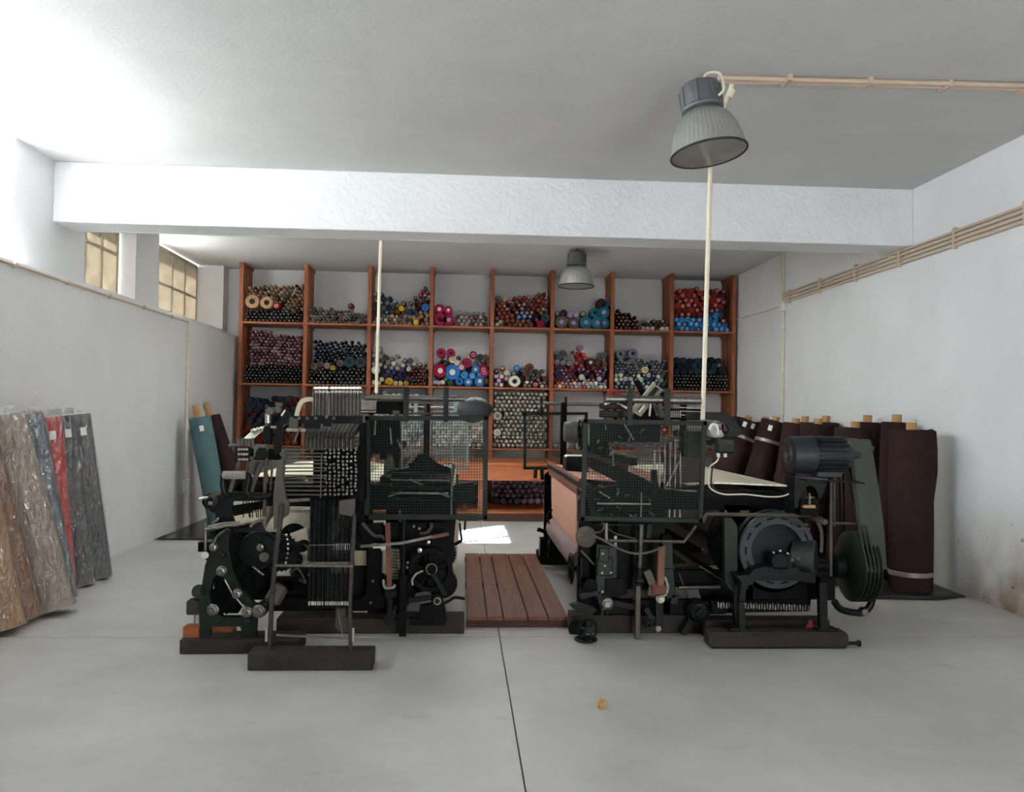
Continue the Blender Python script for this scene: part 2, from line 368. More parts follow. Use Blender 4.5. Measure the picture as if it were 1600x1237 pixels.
for z in SZ:
    for a, b in zip(UPX, UPX[1:]):
        MB().box(((a+b)/2, (RY0+RY1)/2-.005, z-.016), (b-a-.004, RY1-RY0+.05, .032)).build('shelf_board', M_WOODH, rack, bevel=.003)
# low bench in front of the rack
BX0, BX1, BY0 = -1.35, 2.15, 11.82
bench = thing('workbench', 'long deep orange wooden workbench in front of the yarn rack', 'workbench', (.4, BY0, 0))
zt = at(800, 723, BY0).z; za = at(800, 751, BY0).z; zs = at(800, 799, BY0).z
MB().box2((BX0, BY0-.02, zt-.035), (BX1, RY0-.03, zt)).build('bench_top', M_WOODH, bench, bevel=.004)
MB().box2((BX0+.05, BY0, za), (BX1-.05, BY0+.03, zt-.035)).build('apron', M_WOODH, bench, bevel=.003)
for x0, x1 in ((-.95, -.3), (1.0, 1.65)):
    d = MB().box2((x0, BY0-.012, za+.03), (x1, BY0, zt-.06)).build('drawer', M_WOODH, bench, bevel=.003)
    MB().lathe(((x0+x1)/2, BY0-.012, (za+zt)/2-.01), (0, -1, 0), [(.008, 0), (.008, .015), (.018, .02), (.014, .032), (0, .034)], 12).build('knob', M_WOOD, d)
for x in (BX0+.08, at(751, 780, BY0).x, 1.75):
    for y in (BY0+.05, RY0-.09):
        MB().box((x, y, (zt-.035)/2), (.075, .075, zt-.04)).build('leg', M_WOOD, bench, bevel=.004)
MB().box2((BX0, BY0, zs-.03), (BX1, RY0-.03, zs)).build('lower_shelf', M_WOODH, bench, bevel=.003)
MB().box2((BX0+.03, BY0+.03, 0), (BX1-.03, BY0+.06, zs-.03)).build('plinth', M_PLINTH, bench)

# ---- yarn packages
YC = dict(tan='b08c6e', char='3c3d42', dgrey='55565a', gtan='8d7f70', navy='262a3e', black='1d1f24', plum='7a4555', teal='256a7c', dteal='2b434c',
          brown='6b4334', dbrown='3d2622', maroon='6a2430', crim='971c3f', grey='85858a', lgrey='b2b0aa', white='dcd6c8', yell='c9a024', blue='2e6fb4',
          sky='3d8fcb', red='a8332f', coral='c2483c', orange='b0562c', purple='54406a', lilac='8f7f9c', pink='c49aa0', green='2f5d43', olive='5a5c33',
          slate='68707c', taupe='5e5248', cream='d8c9a4', gwhite='b6b2a6', mauve='a58896', indigo='353a68', rust='7c3a24')
def yarn(n): return mat('yarn_'+n, hx(YC[n]), .9, var=.25, scale=30, spec=.15, bump=.25, bscale=160)
M_TIP = mat('cone_tip', hx('cfc6b4'), .7)
TUBES = dict(w=mat('tube_white', hx('e0dbcf'), .6), b=mat('tube_brown', hx('8c6a4c'), .7), v=mat('tube_violet', hx('8f86b4'), .6), d=mat('tube_dark', hx('1c1a1a'), .8))
def cone_mb(mb, o, r, L, n=9):
    mb.use(0).lathe(o, (0, -1, 0), [(r*.85, -L*.5), (r, -L*.4), (r*.98, L*.12), (r*.62, L*.44), (r*.36, L*.5)], n)
    mb.use(1).lathe(V(o), (0, -1, 0), [(r*.3, L*.49), (r*.24, L*.6), (0, L*.61)], 6)
def bob_mb(mb, o, r, L, n=12, ri=.36):
    mb.use(0).lathe(o, (0, -1, 0), [(r*.9, -L*.5), (r, -L*.46), (r, L*.46), (r*.92, L*.5), (r*ri*1.25, L*.5)], n)
    tube_mb(mb.use(1), o, r, L, n, ri); mb.use(0)
def tube_mb(mb, o, r, L, n=12, ri=.36):
    mb.lathe(o, (0, -1, 0), [(r*ri*1.28, L*.46), (r*ri*1.28, L*.545), (r*ri*.95, L*.545), (r*ri*.9, -L*.4), (0, -L*.4)], n)
ITEMS = []     # (kind, x, y, z, r, L, colour, tube, bay text)
PX = 1/98.5
ROWN = ('top shelf', 'second shelf', 'third shelf', 'bench shelf')
COLN = ('first bay from the left', 'second bay from the left', 'third bay from the left', 'fourth bay from the left', 'fifth bay from the left',
        'sixth bay from the left', 'seventh bay from the left', 'last bay by the right wall')
CALLS = {}
def zone(row, col, x0, x1, z0, zl, zr, kind, r, cols, tube='w', L=.2, jit=.12): CALLS.setdefault((row, col), []).append((z0+.5 if z0 else .4, 'z', x0, x1, z0, zl, zr, kind, r, cols, tube, L, jit))
def single(row, col, x, z, r, c, tube='w', L=.2, kind='b'): CALLS.setdefault((row, col), []).append(((0 if z-r <= 3 else z-r), 's', x, z, r, c, tube, L, kind))
def pile(row, col, calls):            # drop every package onto what already lies in the bay
    bx = UPX[col]+.04; bz = SZ[row] if row < 3 else zs; wm = (UPX[col+1]-UPX[col]-.08)/PX; N = int(wm)+1; hm = [0.0]*(N+1)
    def drop(x, r):
        z = 0.0
        for i in range(max(0, int(x-r)), min(N, int(x+r)+1)+0):
            u = abs(i-x)/r
            if u < .95: z = max(z, hm[i] - r + (r - r*math.sqrt(1-u*u))) if False else max(z, hm[i]-r*(1-math.sqrt(1-u*u)))
        return z
    def fill(x, z, r):
        for i in range(max(0, int(x-r)), min(N, int(x+r)+1)):
            u = abs(i-x)/r
            if u < 1: hm[i] = max(hm[i], z + r*math.sqrt(1-u*u)*.86 + r*.02)
    def put(k, x, z, r, c, tb, L, y=0.0):
        ITEMS.append((k, bx+x*PX, (RY0+.15 if row < 3 else 12.9)+y, bz+z*PX+.001, r*PX*.985, L, c, tb, row, col))
    big_ = []
    for cl in sorted(calls, key=lambda q: q[0] if not ((row, col) == (2, 4) and q[1] == 's') else -1):
        if cl[1] == 's':
            _, _, x, z, r, c, tube, L, kind = cl; x = min(max(x, r), wm-r)
            zz = r + drop(x, r)
            if (row, col) in ((0, 5), (1, 3), (0, 3), (2, 4)): zz = max(z, r)
            big_.append((x, zz, r))
            put(kind, x, zz, r, c, tube, L, -.03); fill(x, zz, r)
        else:
            _, _, x0, x1, z0, zl, zr, kind, r, cols, tube, L, jit = cl; x1 = min(x1, wm)
            if jit < .05:                   # neat hexagonal stack
                lo = z0 and max(hm[int(x0):int(x1)] if (row, col) != (2, 4) else [z0]) or 0; k = 0
                while lo + r + k*1.76*r + r*.5 < min(zl, zr):
                    x = x0 + r + (r if k % 2 else 0)
                    while x < x1-r*.8:
                        zz = lo + r + k*1.76*r
                        if not any(math.hypot(x-bx_, zz-bz_) < .8*(r+br_) for bx_, bz_, br_ in big_):
                            put(kind, x, zz, r, random.choice(cols), random.choice(tube), L, random.uniform(-.015, .015)); fill(x, zz, r)
                        x += 2*r
                    k += 1
                continue
            for nrow in range(40):
                any_ = False; x = x0 + r + (r if nrow % 2 else 0)*1.0 + random.uniform(0, jit)*r
                while x < x1-r*.8:
                    rr = r*(random.uniform(.86, 1.04) if jit > .05 else 1); t = (x-x0)/max(1, x1-x0); top = zl+(zr-zl)*t
                    zz = rr + drop(x, rr)
                    if zz + rr*.6 <= top + random.uniform(-.4, .6)*r and zz <= top:
                        any_ = True
                        put(kind, x, zz, rr, random.choice(cols), random.choice(tube), L*random.uniform(.9, 1.1), random.uniform(-.03, .03)); fill(x, zz, rr)
                    x += 2*r*random.uniform(1.0, 1.0+jit*.6)
                if not any_: break
    cols_ = [c for cl in calls for c in (cl[9] if cl[1] == 'z' else [cl[5]])]
    x = 4.0; nb = 0
    while x < wm-3:                     # second layer behind, filling the heap
        z = 4.0
        top = min(hm[max(0, int(x)-3):int(x)+4])
        while z < top*.9-2:
            put(random.choice('cb'), x+random.uniform(-.6, .6)+(2 if nb % 2 else 0), z, 3.9, random.choice(cols_), 'd', .2, .26); z += 6.6; nb += 1
        x += 7.8
T = zone
# top shelf
T(0,0, 0,92, 0,18,20,'c',3.1,['char','dgrey','char']); T(0,0, 48,92, 14,26,24,'c',8,['char','dgrey']); T(0,0, 4,92, 30,56,62,'c',3.2,['tan','brown','gtan','tan'])
single(0,0,12,27,11,'tan','d'); single(0,0,34,27,10,'tan','d'); single(0,0,49,28,5,'red','w')
T(0,1, 0,92, 0,27,19,'c',2.7,['gtan','lgrey','gtan','taupe'],jit=.2); single(0,1,64,24,5,'maroon','w',kind='c')
T(0,2, 0,92, 0,16,22,'b',3.3,['brown','taupe','grey','gtan','tan'],'wbd'); T(0,2, 0,60, 15,56,30,'b',4.2,['dteal','navy','char','dgrey','slate'],'dwd'); T(0,2, 55,92, 20,36,66,'b',3.6,['maroon','dteal','brown','crim','navy','dgrey'],'dbw')
single(0,2,45,9,4.5,'yell','b'); single(0,2,68,8,5,'yell','w'); single(0,2,82,20,6,'blue','d')
single(0,3,9,10,10,'crim','d'); single(0,3,23,9,9.5,'crim','v'); single(0,3,8,26,8,'crim','w'); single(0,3,22,25,6.5,'crim','w'); T(0,3, 32,92, 0,26,24,'b',3.6,['taupe','grey','gtan','brown','lgrey'],'wbd'); T(0,3, 70,92, 18,26,26,'b',4,['orange','tan'],'b')
T(0,4, 12,92, 0,14,12,'b',4.0,['brown','rust','brown'],'b'); T(0,4, 34,60, 0,24,24,'b',4.2,['blue','indigo'],'w'); T(0,4, 0,92, 22,40,60,'b',3.7,['maroon','brown','maroon','rust'],'bbw')
single(0,4,4,7,4,'white','w',.16,'c'); single(0,4,10,7,4,'white','w',.16,'c'); single(0,4,72,6,6,'crim','d'); single(0,4,85,7,7,'dteal','d'); single(0,4,2,46,4,'green','w'); single(0,4,16,44,4.5,'tan','b')
for x, z, r, c, t in ((11,10,10,'taupe','v'),(30,9,9,'taupe','v'),(50,10,10,'teal','v'),(68,10,10,'teal','v'),(86,10,8.5,'teal','v'),(14,24,6,'dbrown','d'),(24,22,5,'lilac','v'),(34,22,5,'lilac','w'),(45,24,5,'olive','w'),(64,26,8,'teal','d'),(82,27,9.5,'teal','v'),(74,41,8,'dbrown','d'),(88,40,6,'teal','d'),(3,23,4,'dgrey','w')): single(0,5,x,z,r,c,t)
T(0,6, 0,42, 0,36,22,'c',3.4,['dbrown','dbrown','brown']); T(0,6, 36,92, 0,14,20,'b',3.6,['white','taupe','dbrown','lgrey'],'wwb'); T(0,6, 50,92, 14,20,18,'c',3,['brown','gtan'])
T(0,7, 0,92, 0,30,16,'b',4.4,['sky','blue','sky'],'wd'); T(0,7, 55,80, 22,36,36,'b',4.4,['sky','blue'],'d'); T(0,7, 0,86, 28,70,72,'b',4.6,['red','maroon','red','rust'],'wwd')
# second shelf
T(1,0, 0,92, 0,28,28,'c',2.9,['navy','black','char']); T(1,0, 8,92, 30,86,74,'c',3.1,['plum','plum','mauve'])
T(1,1, 0,92, 0,24,26,'c',3.3,['char','black','dgrey']); T(1,1, 6,92, 38,70,66,'c',3.2,['navy','indigo','navy']); 
for x, z, r, c, t in ((10,30,6,'taupe','d'),(20,31,5,'taupe','d'),(30,30,5,'gtan','d'),(39,30,4,'yell','d'),(50,31,6,'dgrey','d'),(64,33,9,'dteal','d'),(82,34,9,'char','d')): single(1,1,x,z,r,c,t)
T(1,2, 0,60, 0,10,10,'b',4,['yell','gtan','cream'],'wd'); T(1,2, 10,62, 10,26,26,'b',4,['indigo','purple','navy'],'d'); T(1,2, 0,92, 26,52,40,'b',4.2,['grey','lgrey','dgrey','gtan','taupe'],'wdw'); T(1,2, 60,92, 0,30,38,'c',3.2,['rust','maroon','brown']); T(1,2, 52,92, 0,7,7,'b',3,['white','lgrey'],'w')
single(1,2,9,52,7,'grey','d'); single(1,2,4,22,7,'lgrey','w'); single(1,2,28,7,6,'yell','d')
for x, z, r, c, t in ((30,22,12.5,'blue','w'),(41,8,6.5,'blue','d'),(55,7,7,'blue','w'),(73,8.5,9,'blue','w'),(49,18,6,'sky','d'),(61,17,6,'blue','w'),(66,27,6.5,'blue','w'),(72,19,4,'blue','w'),(10,24,11,'crim','w'),(12,52,7.5,'crim','d'),(27,52,7,'crim','d'),(30,42,6,'cream','d'),(52,37,8,'crim','d'),(62,50,6,'crim','w'),(78,27,7,'crim','w'),(86,22,7,'crim','w'),(73,46,6,'dteal','d'),(83,45,5,'brown','d'),(3,6,4,'lilac','w'),(9,5,4,'lilac','w'),(15,6,4,'pink','w'),(20,11,4,'green','w'),(27,6,4.5,'green','d'),(86,8,5,'olive','d'),(44,30,5,'pink','w'),(37,37,5,'lgrey','w')): single(1,3,x,z,r,c,t)
T(1,3, 14,60, 36,47,44,'c',4,['taupe','grey','brown']); T(1,3, 60,90, 33,48,48,'b',4,['taupe','slate','maroon'],'dw')
T(1,4, 0,24, 0,24,22,'b',4,['pink','lilac','pink'],'w'); single(1,4,33,9,9.5,'white','d'); T(1,4, 46,92, 0,14,12,'b',3.3,['taupe','white','dgrey'],'w'); single(1,4,66,6,5,'crim','w'); T(1,4, 40,92, 14,30,28,'b',4.3,['brown','dteal','brown','dgrey'],'d'); T(1,4, 0,40, 22,36,26,'c',4.5,['orange','slate','taupe','dgrey']); single(1,4,36,31,5,'blue','w'); single(1,4,56,22,7,'brown','d'); single(1,4,20,19,5,'lgrey','w')
T(1,5, 0,92, 0,14,14,'b',3.2,['white','lgrey','lilac','orange','slate','lgrey'],'wwd'); T(1,5, 0,92, 14,36,34,'b',3.2,['maroon','purple','plum','maroon'],'wd'); T(1,5, 0,30, 36,64,58,'b',4.6,['dgrey','grey'],'d'); T(1,5, 26,54, 38,60,58,'b',3.4,['coral','red'],'d'); T(1,5, 54,92, 32,48,62,'b',5,['dgrey','slate','lilac','brown'],'d'); single(1,5,42,62,5,'lilac','d'); single(1,5,58,38,7,'dbrown','w'); single(1,5,72,14,4.5,'lilac','w'); single(1,5,44,9,5,'lgrey','w')
T(1,6, 0,92, 0,24,24,'b',3.9,['white','lgrey','indigo','green','white'],'wwd'); T(1,6, 0,92, 23,48,48,'c',3.0,['slate','slate','grey']); single(1,6,10,54,7,'slate','d'); single(1,6,30,58,8,'slate','d'); single(1,6,50,27,5.5,'cream','d')
T(1,7, 0,92, 0,27,25,'c',2.9,['black','char','black'],jit=.02); T(1,7, 0,78, 27,54,54,'b',5.5,['navy','black','dteal'],'d'); single(1,7,80,32,7,'black','d')
# third shelf
T(2,0, 0,92, 0,30,30,'b',5.2,['brown','rust','brown'],'d'); T(2,0, 6,92, 30,76,74,'b',5,['dteal','navy','char','maroon'],'d')
T(2,1, 0,60, 0,40,40,'b',5,['brown','taupe'],'d')
T(2,2, 0,92, 0,88,80,'b',4.2,['lgrey','grey','gwhite'],'wd')
T(2,3, 0,90, 0,50,40,'b',4.2,['white','gwhite','lgrey'],'wd')
T(2,4, 0,92, 0,21,21,'c',3.6,['white','gwhite'],jit=.02); T(2,4, 0,92, 18,88,88,'c',3.6,['gwhite','lgrey','white','gwhite'],jit=.02); single(2,4,6,50,7,'lgrey','b'); single(2,4,7,24,6,'white','d')
T(2,6, 0,92, 0,74,86,'b',4.2,['coral','maroon','purple','red'],'wd'); T(2,7, 0,92, 0,30,40,'b',5,['taupe','grey'],'d')
T(2,5, 0,92, 0,12,12,'b',4.2,['lgrey','grey'],'d')
# heap under the bench
T(3,4, 0,92, 2,34,38,'c',4.4,['mauve','mauve','lilac']); T(3,4, 0,92, 0,12,10,'b',5,['mauve','taupe','grey'],'dw'); T(3,3, 0,90, 0,26,24,'c',4.2,['dgrey','taupe']); T(3,2, 0,90, 0,24,24,'c',4.2,['dgrey','taupe'])
CNAME = dict(tan='tan', char='charcoal', dgrey='dark grey', gtan='grey-tan', navy='navy', black='black', plum='dusty plum', teal='teal', dteal='dark teal', brown='brown', dbrown='dark brown', maroon='maroon', crim='crimson', grey='grey', lgrey='light grey', white='white', yell='yellow', blue='blue', sky='bright blue', red='red', coral='coral red', orange='orange-brown', purple='purple', lilac='lilac', pink='pale pink', green='green', olive='olive', slate='slate grey', taupe='taupe', cream='cream', gwhite='off-white', mauve='mauve', indigo='indigo', rust='rust brown')
for (row, col), cs in CALLS.items(): pile(row, col, cs)
NB = 0
def yarn_items():
    cache = {}; from collections import Counter
    cones = sorted([t for t in ITEMS if t[0] == 'c'], key=lambda t: -t[4] + (9 if t[2] > (RY0+.3 if t[8] < 3 else 13.05) else 0)); bobs = sorted([t for t in ITEMS if t[0] == 'b'], key=lambda t: -t[4] + (9 if t[2] > (RY0+.3 if t[8] < 3 else 13.05) else 0))
    names = list(YC); tnames = list(TUBES)
    lab_count = Counter()
    solo = cones[:295] + bobs[:295]
    def desc(t):
        k, x, y, z, r, L, c, tb, row, col = t; pxr = r/PX
        size = 'large ' if pxr >= 8 else ('mid-sized ' if pxr >= 5.4 else 'small ')
        where = ('heaped on the %s, %s' % (ROWN[row], COLN[col])) if row < 3 else 'heaped on the lower shelf of the bench'
        return '%s%s yarn %s %s' % (size, CNAME[c], 'cone' if k == 'c' else 'bobbin', where)
    for t in solo: lab_count[desc(t)] += 1
    ORD = ('leftmost', 'second', 'third', 'fourth', 'fifth', 'sixth', 'seventh', 'eighth', 'ninth'); SHORT = ['%s bay from left' % w_ for w_ in ('first', 'second', 'third', 'fourth', 'fifth', 'sixth', 'seventh')] + ['last bay at right']
    final = {}
    for d in lab_count:
        ms = sorted([t for t in solo if desc(t) == d], key=lambda t: t[1])
        for i, t in enumerate(ms):
            if 1 < len(ms) <= 9 and t[8] < 3:
                final[id(t)] = '%s, %s, %s, %s' % (d.split(' heaped')[0], ORD[i]+' such' if i == 0 else ORD[i]+' such from the left', ROWN[t[8]], SHORT[t[9]])
            else: final[id(t)] = d
    for t in solo:
        k, x, y, z, r, L, c, tb, row, col = t
        big = k == 'b' and r/PX >= 6
        key = (k, c, tb, round(r, 3), big)
        if key not in cache:
            mb = MB(); parts = []
            rr = round(r, 3)
            if k == 'c': cone_mb(mb, (0, 0, 0), rr, L); ob = mb.build('yarn_cone', [yarn(c), M_TIP], org=(0, 0, 0))
            elif big:
                mb.lathe((0, 0, 0), (0, -1, 0), [(rr*.9, -L*.5), (rr, -L*.45), (rr, L*.45), (rr*.93, L*.5), (rr*.4, L*.5), (rr*.38, -L*.4), (0, -L*.4)], 20)
                ob = mb.build('yarn_bobbin', yarn(c), org=(0, 0, 0)); t2 = MB(); tube_mb(t2, (0, 0, 0), rr, L, 16, .3); parts.append(t2.build('core_tube', TUBES[tb], ob))
            else: bob_mb(mb, (0, 0, 0), rr, L); ob = mb.build('yarn_bobbin', [yarn(c), TUBES[tb]], org=(0, 0, 0))
            cache[key] = (ob, parts)
        else:
            src, ps = cache[key]; ob = src.copy(); COL.objects.link(ob)
            for p in ps: q = p.copy(); COL.objects.link(q); q.parent = ob
        ob.location = (x, y, z); d = final[id(t)]
        tag(ob, d, 'yarn cone' if k == 'c' else 'yarn bobbin')
        ob['group'] = ('yarn on the %s, %s' % (ROWN[row], COLN[col])) if row < 3 else 'yarn under the bench'
    for kind, rest, nm in (('c', cones[295:], 'yarn_cone_heap'), ('b', bobs[295:], 'yarn_bobbin_heap')):
        if not rest: continue
        mb = MB(); mats = [yarn(n) for n in names] + ([M_TIP] if kind == 'c' else [TUBES[n] for n in tnames])
        for t in rest:
            k, x, y, z, r, L, c, tb, row, col = t
            s0 = len(mb.f)
            (cone_mb if kind == 'c' else bob_mb)(mb, V((x, y, z)), r, L, 8 if kind == 'c' else 9)
            ci = names.index(c); ti = len(names) + (0 if kind == 'c' else tnames.index(tb))
            for q in range(s0, len(mb.f)): mb.m[q] = ci if mb.m[q] == 0 else ti
        ob = mb.build(nm, mats, org=(.4, RY0, SZ[0]))
        tag(ob, 'many small %s of mixed colours filling the rack bays' % ('yarn cones' if kind == 'c' else 'yarn bobbins'), 'yarn', kind='stuff')
    print('yarn', len(cones), len(bobs))
yarn_items()
# ------------------------------------------------------------------ conduits on the walls and ceiling
def run_conduit(name, paths, r, m, label, clips=(), extra=None, org=None):
    o = thing(name, label, 'conduit', org or paths[0][0])
    for p in paths: MB().tube(p, r, 8).build('pipe', m, o)
    for c, d in clips: MB().box(c, d).build('clip', m, o)
    return o
# right wall: four beige pipes, a riser to the ceiling, a drop and a single tail
yj, zj = 11.26, 3.13; X = XR-.02
ps = [[(X, 2.0, zj+.055+k*.042-.06), (X, yj, zj+.055+k*.042-.06)] for k in range(4)]
cl = [((X, 2.5+.95*k, zj+.06), (.035, .03, .19)) for k in range(10)]
run_conduit('wall_conduit', ps, .014, M_TANT, 'bundle of four beige conduit pipes along the right wall', cl)
o = thing('drop_conduit', 'cream conduit running down the right wall from its junction box', 'conduit', (X, yj, 0))
for dy in (0, .06): MB().tube([(X, yj+dy, zj+.05), (X, yj+dy, ZC)], .014).build('pipe', M_CREAMT, o)
MB().tube([(X, yj, 0.0), (X, yj, zj)], .016).build('pipe', M_CREAMT, o)
MB().tube([(X, yj, zj-.03), (X, RY0, at(1155, 498, RY0).z)], .015).build('pipe', M_WHITEP, o)
MB().box((X-.01, yj, zj-.06), (.06, .12, .12), ch=.01).build('junction_box', M_WHITEP, o)
for z in (2.8, 2.2, 1.6): MB().box((X, yj, z), (.04, .045, .03)).build('clip', M_WHITEP, o)
o = thing('beam_conduit', 'short bent conduit from the wall bundle up to the beam', 'conduit', (X, 8.4, 3.2))
MB().tube(smooth_path([(X, 8.25, zj+.09), (X, 8.38, zj+.09), (X, 8.41, zj+.12), (X, 8.41, ZB)]), .013).build('pipe', M_CREAMT, o)
# ceiling: double pipe to the near lamp
yc = 5.44; z = ZC-.02
run_conduit('ceiling_conduit', [[(1.68, yc, z), (XR-.02, yc-.1, z)], [(1.72, yc+.05, z), (XR-.02, yc-.05, z)]], .017, M_TANT, 'pair of beige conduit pipes crossing the ceiling to the near lamp',
            [((2.15+.55*k, yc-.005*k, z), (.03, .13, .045)) for k in range(5)])
# left wall conduit
Xl = XP+.014
pz = on_x(295, 503, Xl); zl = pz.z
o = thing('partition_conduit', 'thin beige conduit along the top of the left wall, turning down to a switch box', 'conduit', (Xl, 11, 0))
MB().tube([(Xl, 2.5, zl), (Xl, 11.0, zl)], .011).build('pipe', M_TANT, o)
for dy in (0, .035): MB().tube([(Xl, 11.0+dy, zl), (Xl, 11.0+dy, .62)], .011).build('pipe', M_CREAMT, o)
for k in range(9): MB().box((Xl, 3.2+.9*k, zl), (.03, .025, .035)).build('clip', M_TANT, o)
for k in range(5): MB().box((Xl, 11.02, .8+.42*k), (.03, .075, .025)).build('clip', M_CREAMT, o)
MB().box((Xl+.015, 11.02, .53), (.06, .12, .18), ch=.008).build('switch_box', M_WHITEP, o)
# feed pipes dropping to the looms
a = V((1.80, 5.5, ZC)); 
o = thing('loom_feed_pipe', 'cream conduit dropping from the ceiling behind the near lamp to the right loom', 'conduit', a)
p1 = at(1110, 262, 5.55); p2 = at(1098, 655, 5.6)
MB().tube([a, V((1.79, 5.51, ZC-.06)), V((p1.x+.03, 5.54, ZC-.3)), p1, p2], .0155, 10).build('pipe', M_CREAMT, o)
MB().cyl(V((1.80, 5.5, ZC-.07)), V((1.78, 5.515, ZC-.12)), .02).build('coupling', M_CREAMT, o)
q1 = at(588, 614, 8.6); q0 = V((q1.x+.02, 8.6, ZC))
o = thing('loom_feed_pipe', 'cream conduit dropping from the ceiling behind the beam to the left loom', 'conduit', q0)
MB().tube([q0, q1], .0165, 10).build('pipe', M_CREAMT, o)

# ------------------------------------------------------------------ lamps
M_HOUS = mat('lamp_housing_grey', hx('5e6062'), .5, .2, var=.08)
M_REFL = mat('ribbed_aluminium', hx('b9bab6'), .38, .75, var=.06)
M_RIM = mat('lamp_rim', hx('2b2c2c'), .5, .4)
M_GLASS = bpy.data.materials.new('lamp_glass'); M_GLASS.use_nodes = True
_b = M_GLASS.node_tree.nodes['Principled BSDF']; _b.inputs['Base Color'].default_value = (.5, .48, .43, 1); _b.inputs['Roughness'].default_value = .12; _b.inputs['Alpha'].default_value = .3
M_INN = mat('reflector_inside', hx('4a443b'), .4, .4)
def lamp(label, loc, tilt, cable=True):
    L = thing('bay_lamp', label, 'lamp', (0, 0, 0), 'industrial bay lamps')
    R = .245
    pr = [(.075, .0), (.12, -.012), (.17, -.06), (.205, -.13), (.23, -.22), (.24, -.27), (R, -.285)]
    rib = lambda a, h: 1+.013*math.cos(48*a)*(1 if -.26 < h < -.005 else 0)
    MB().lathe((0, 0, 0), (0, 0, 1), pr, 192, rib).build('reflector', M_REFL, L, smooth=.9)
    MB().torus((0, 0, -.287), (0, 0, 1), R, .008, 48, 8).build('rim', M_RIM, L)
    MB().lathe((0, 0, -.292), (0, 0, -1), [(R-.01, 0), (.15, .012), (0, .02)], 40).build('glass', M_GLASS, L)
    MB().lathe((0, 0, 0), (0, 0, 1), [(.225, -.27), (.2, -.14), (.16, -.07), (.05, -.03)], 32).build('inner_reflector', M_INN, L)
    h = MB().lathe((0, 0, .0), (0, 0, 1), [(.10, -.01), (.136, .004), (.14, .02), (.132, .03), (.132, .15), (.12, .175), (.10, .185)], 36).build('gear_housing', M_HOUS, L)
    for k in range(8):
        a = 2*PI*k/8+.2; MB().box((.133*math.cos(a), .133*math.sin(a), .09), (.012, .012, .13), Matrix.Rotation(a, 3, 'Z')).build('rib', M_HOUS, h)
    MB().torus((0, 0, .205), (1, 0, 0), .022, .005, 16, 6).build('hook', M_RIM, L)
    if cable: MB().tube(smooth_path([(.06, -.135, .04), (.09, -.16, .07), (.105, -.13, .16), (.12, -.06, .23), (.08, -.02, .255), (.04, -.02, .23), (.08, 0, .2), (.13, .02, .19)]), .008, 8).build('cable', M_CREAMT, L)
    L.location = loc; L.rotation_euler = tilt
    return L
pL = at(1098, 174, 5.32); lamp('large grey bay lamp hanging near the camera', pL, (-.10, -.12, .1))
pF = at(901, 415, 11.45); lamp('small-looking bay lamp hanging far off before the yarn rack', pF, (0, .02, .9), False)

# ------------------------------------------------------------------ cloth rolls
def plastic_mat():
    m = bpy.data.materials.new('clear_plastic_film'); m.use_nodes = True; nt = m.node_tree; nt.nodes.clear()
    out = nt.nodes.new('ShaderNodeOutputMaterial'); tp = nt.nodes.new('ShaderNodeBsdfTransparent'); gl = nt.nodes.new('ShaderNodeBsdfGlossy'); gl.inputs['Roughness'].default_value = .1
    df = nt.nodes.new('ShaderNodeBsdfDiffuse'); df.inputs[0].default_value = (.85, .87, .9, 1)
    tc = nt.nodes.new('ShaderNodeTexCoord'); mp = nt.nodes.new('ShaderNodeMapping'); mp.inputs['Scale'].default_value = (6, 6, 2); n = nt.nodes.new('ShaderNodeTexNoise'); n.inputs['Scale'].default_value = 2.2; n.inputs['Detail'].default_value = 3; n.inputs['Distortion'].default_value = 1.2
    nt.links.new(tc.outputs['Object'], mp.inputs[0]); nt.links.new(mp.outputs[0], n.inputs['Vector'])
    bp = nt.nodes.new('ShaderNodeBump'); bp.inputs['Strength'].default_value = 1.0; bp.inputs['Distance'].default_value = .1; nt.links.new(n.outputs[0], bp.inputs['Height']); nt.links.new(bp.outputs[0], gl.inputs['Normal'])
    a = nt.nodes.new('ShaderNodeMixShader'); a.inputs[0].default_value = .22; nt.links.new(tp.outputs[0], a.inputs[1]); nt.links.new(gl.outputs[0], a.inputs[2])
    b = nt.nodes.new('ShaderNodeMixShader'); b.inputs[0].default_value = .025; nt.links.new(a.outputs[0], b.inputs[1]); nt.links.new(df.outputs[0], b.inputs[2]); nt.links.new(b.outputs[0], out.inputs[0])
    return m
M_FILM = plastic_mat()
M_CARD = mat('cardboard_tube', hx('b08a5c'), .8, var=.1)
M_PAPER = mat('paper_tag', hx('e6e4de'), .7)
M_TAPE = mat('silver_tape', hx('8d857e'), .35, .3)
def cloth(n, h, v=.12): return mat('cloth_'+n, hx(h), .92, var=v, scale=6, bump=.15, bscale=220, spec=.12)
def axes(p, q):
    d = (q-p).normalized(); x, y = perp(d); return d, x, y
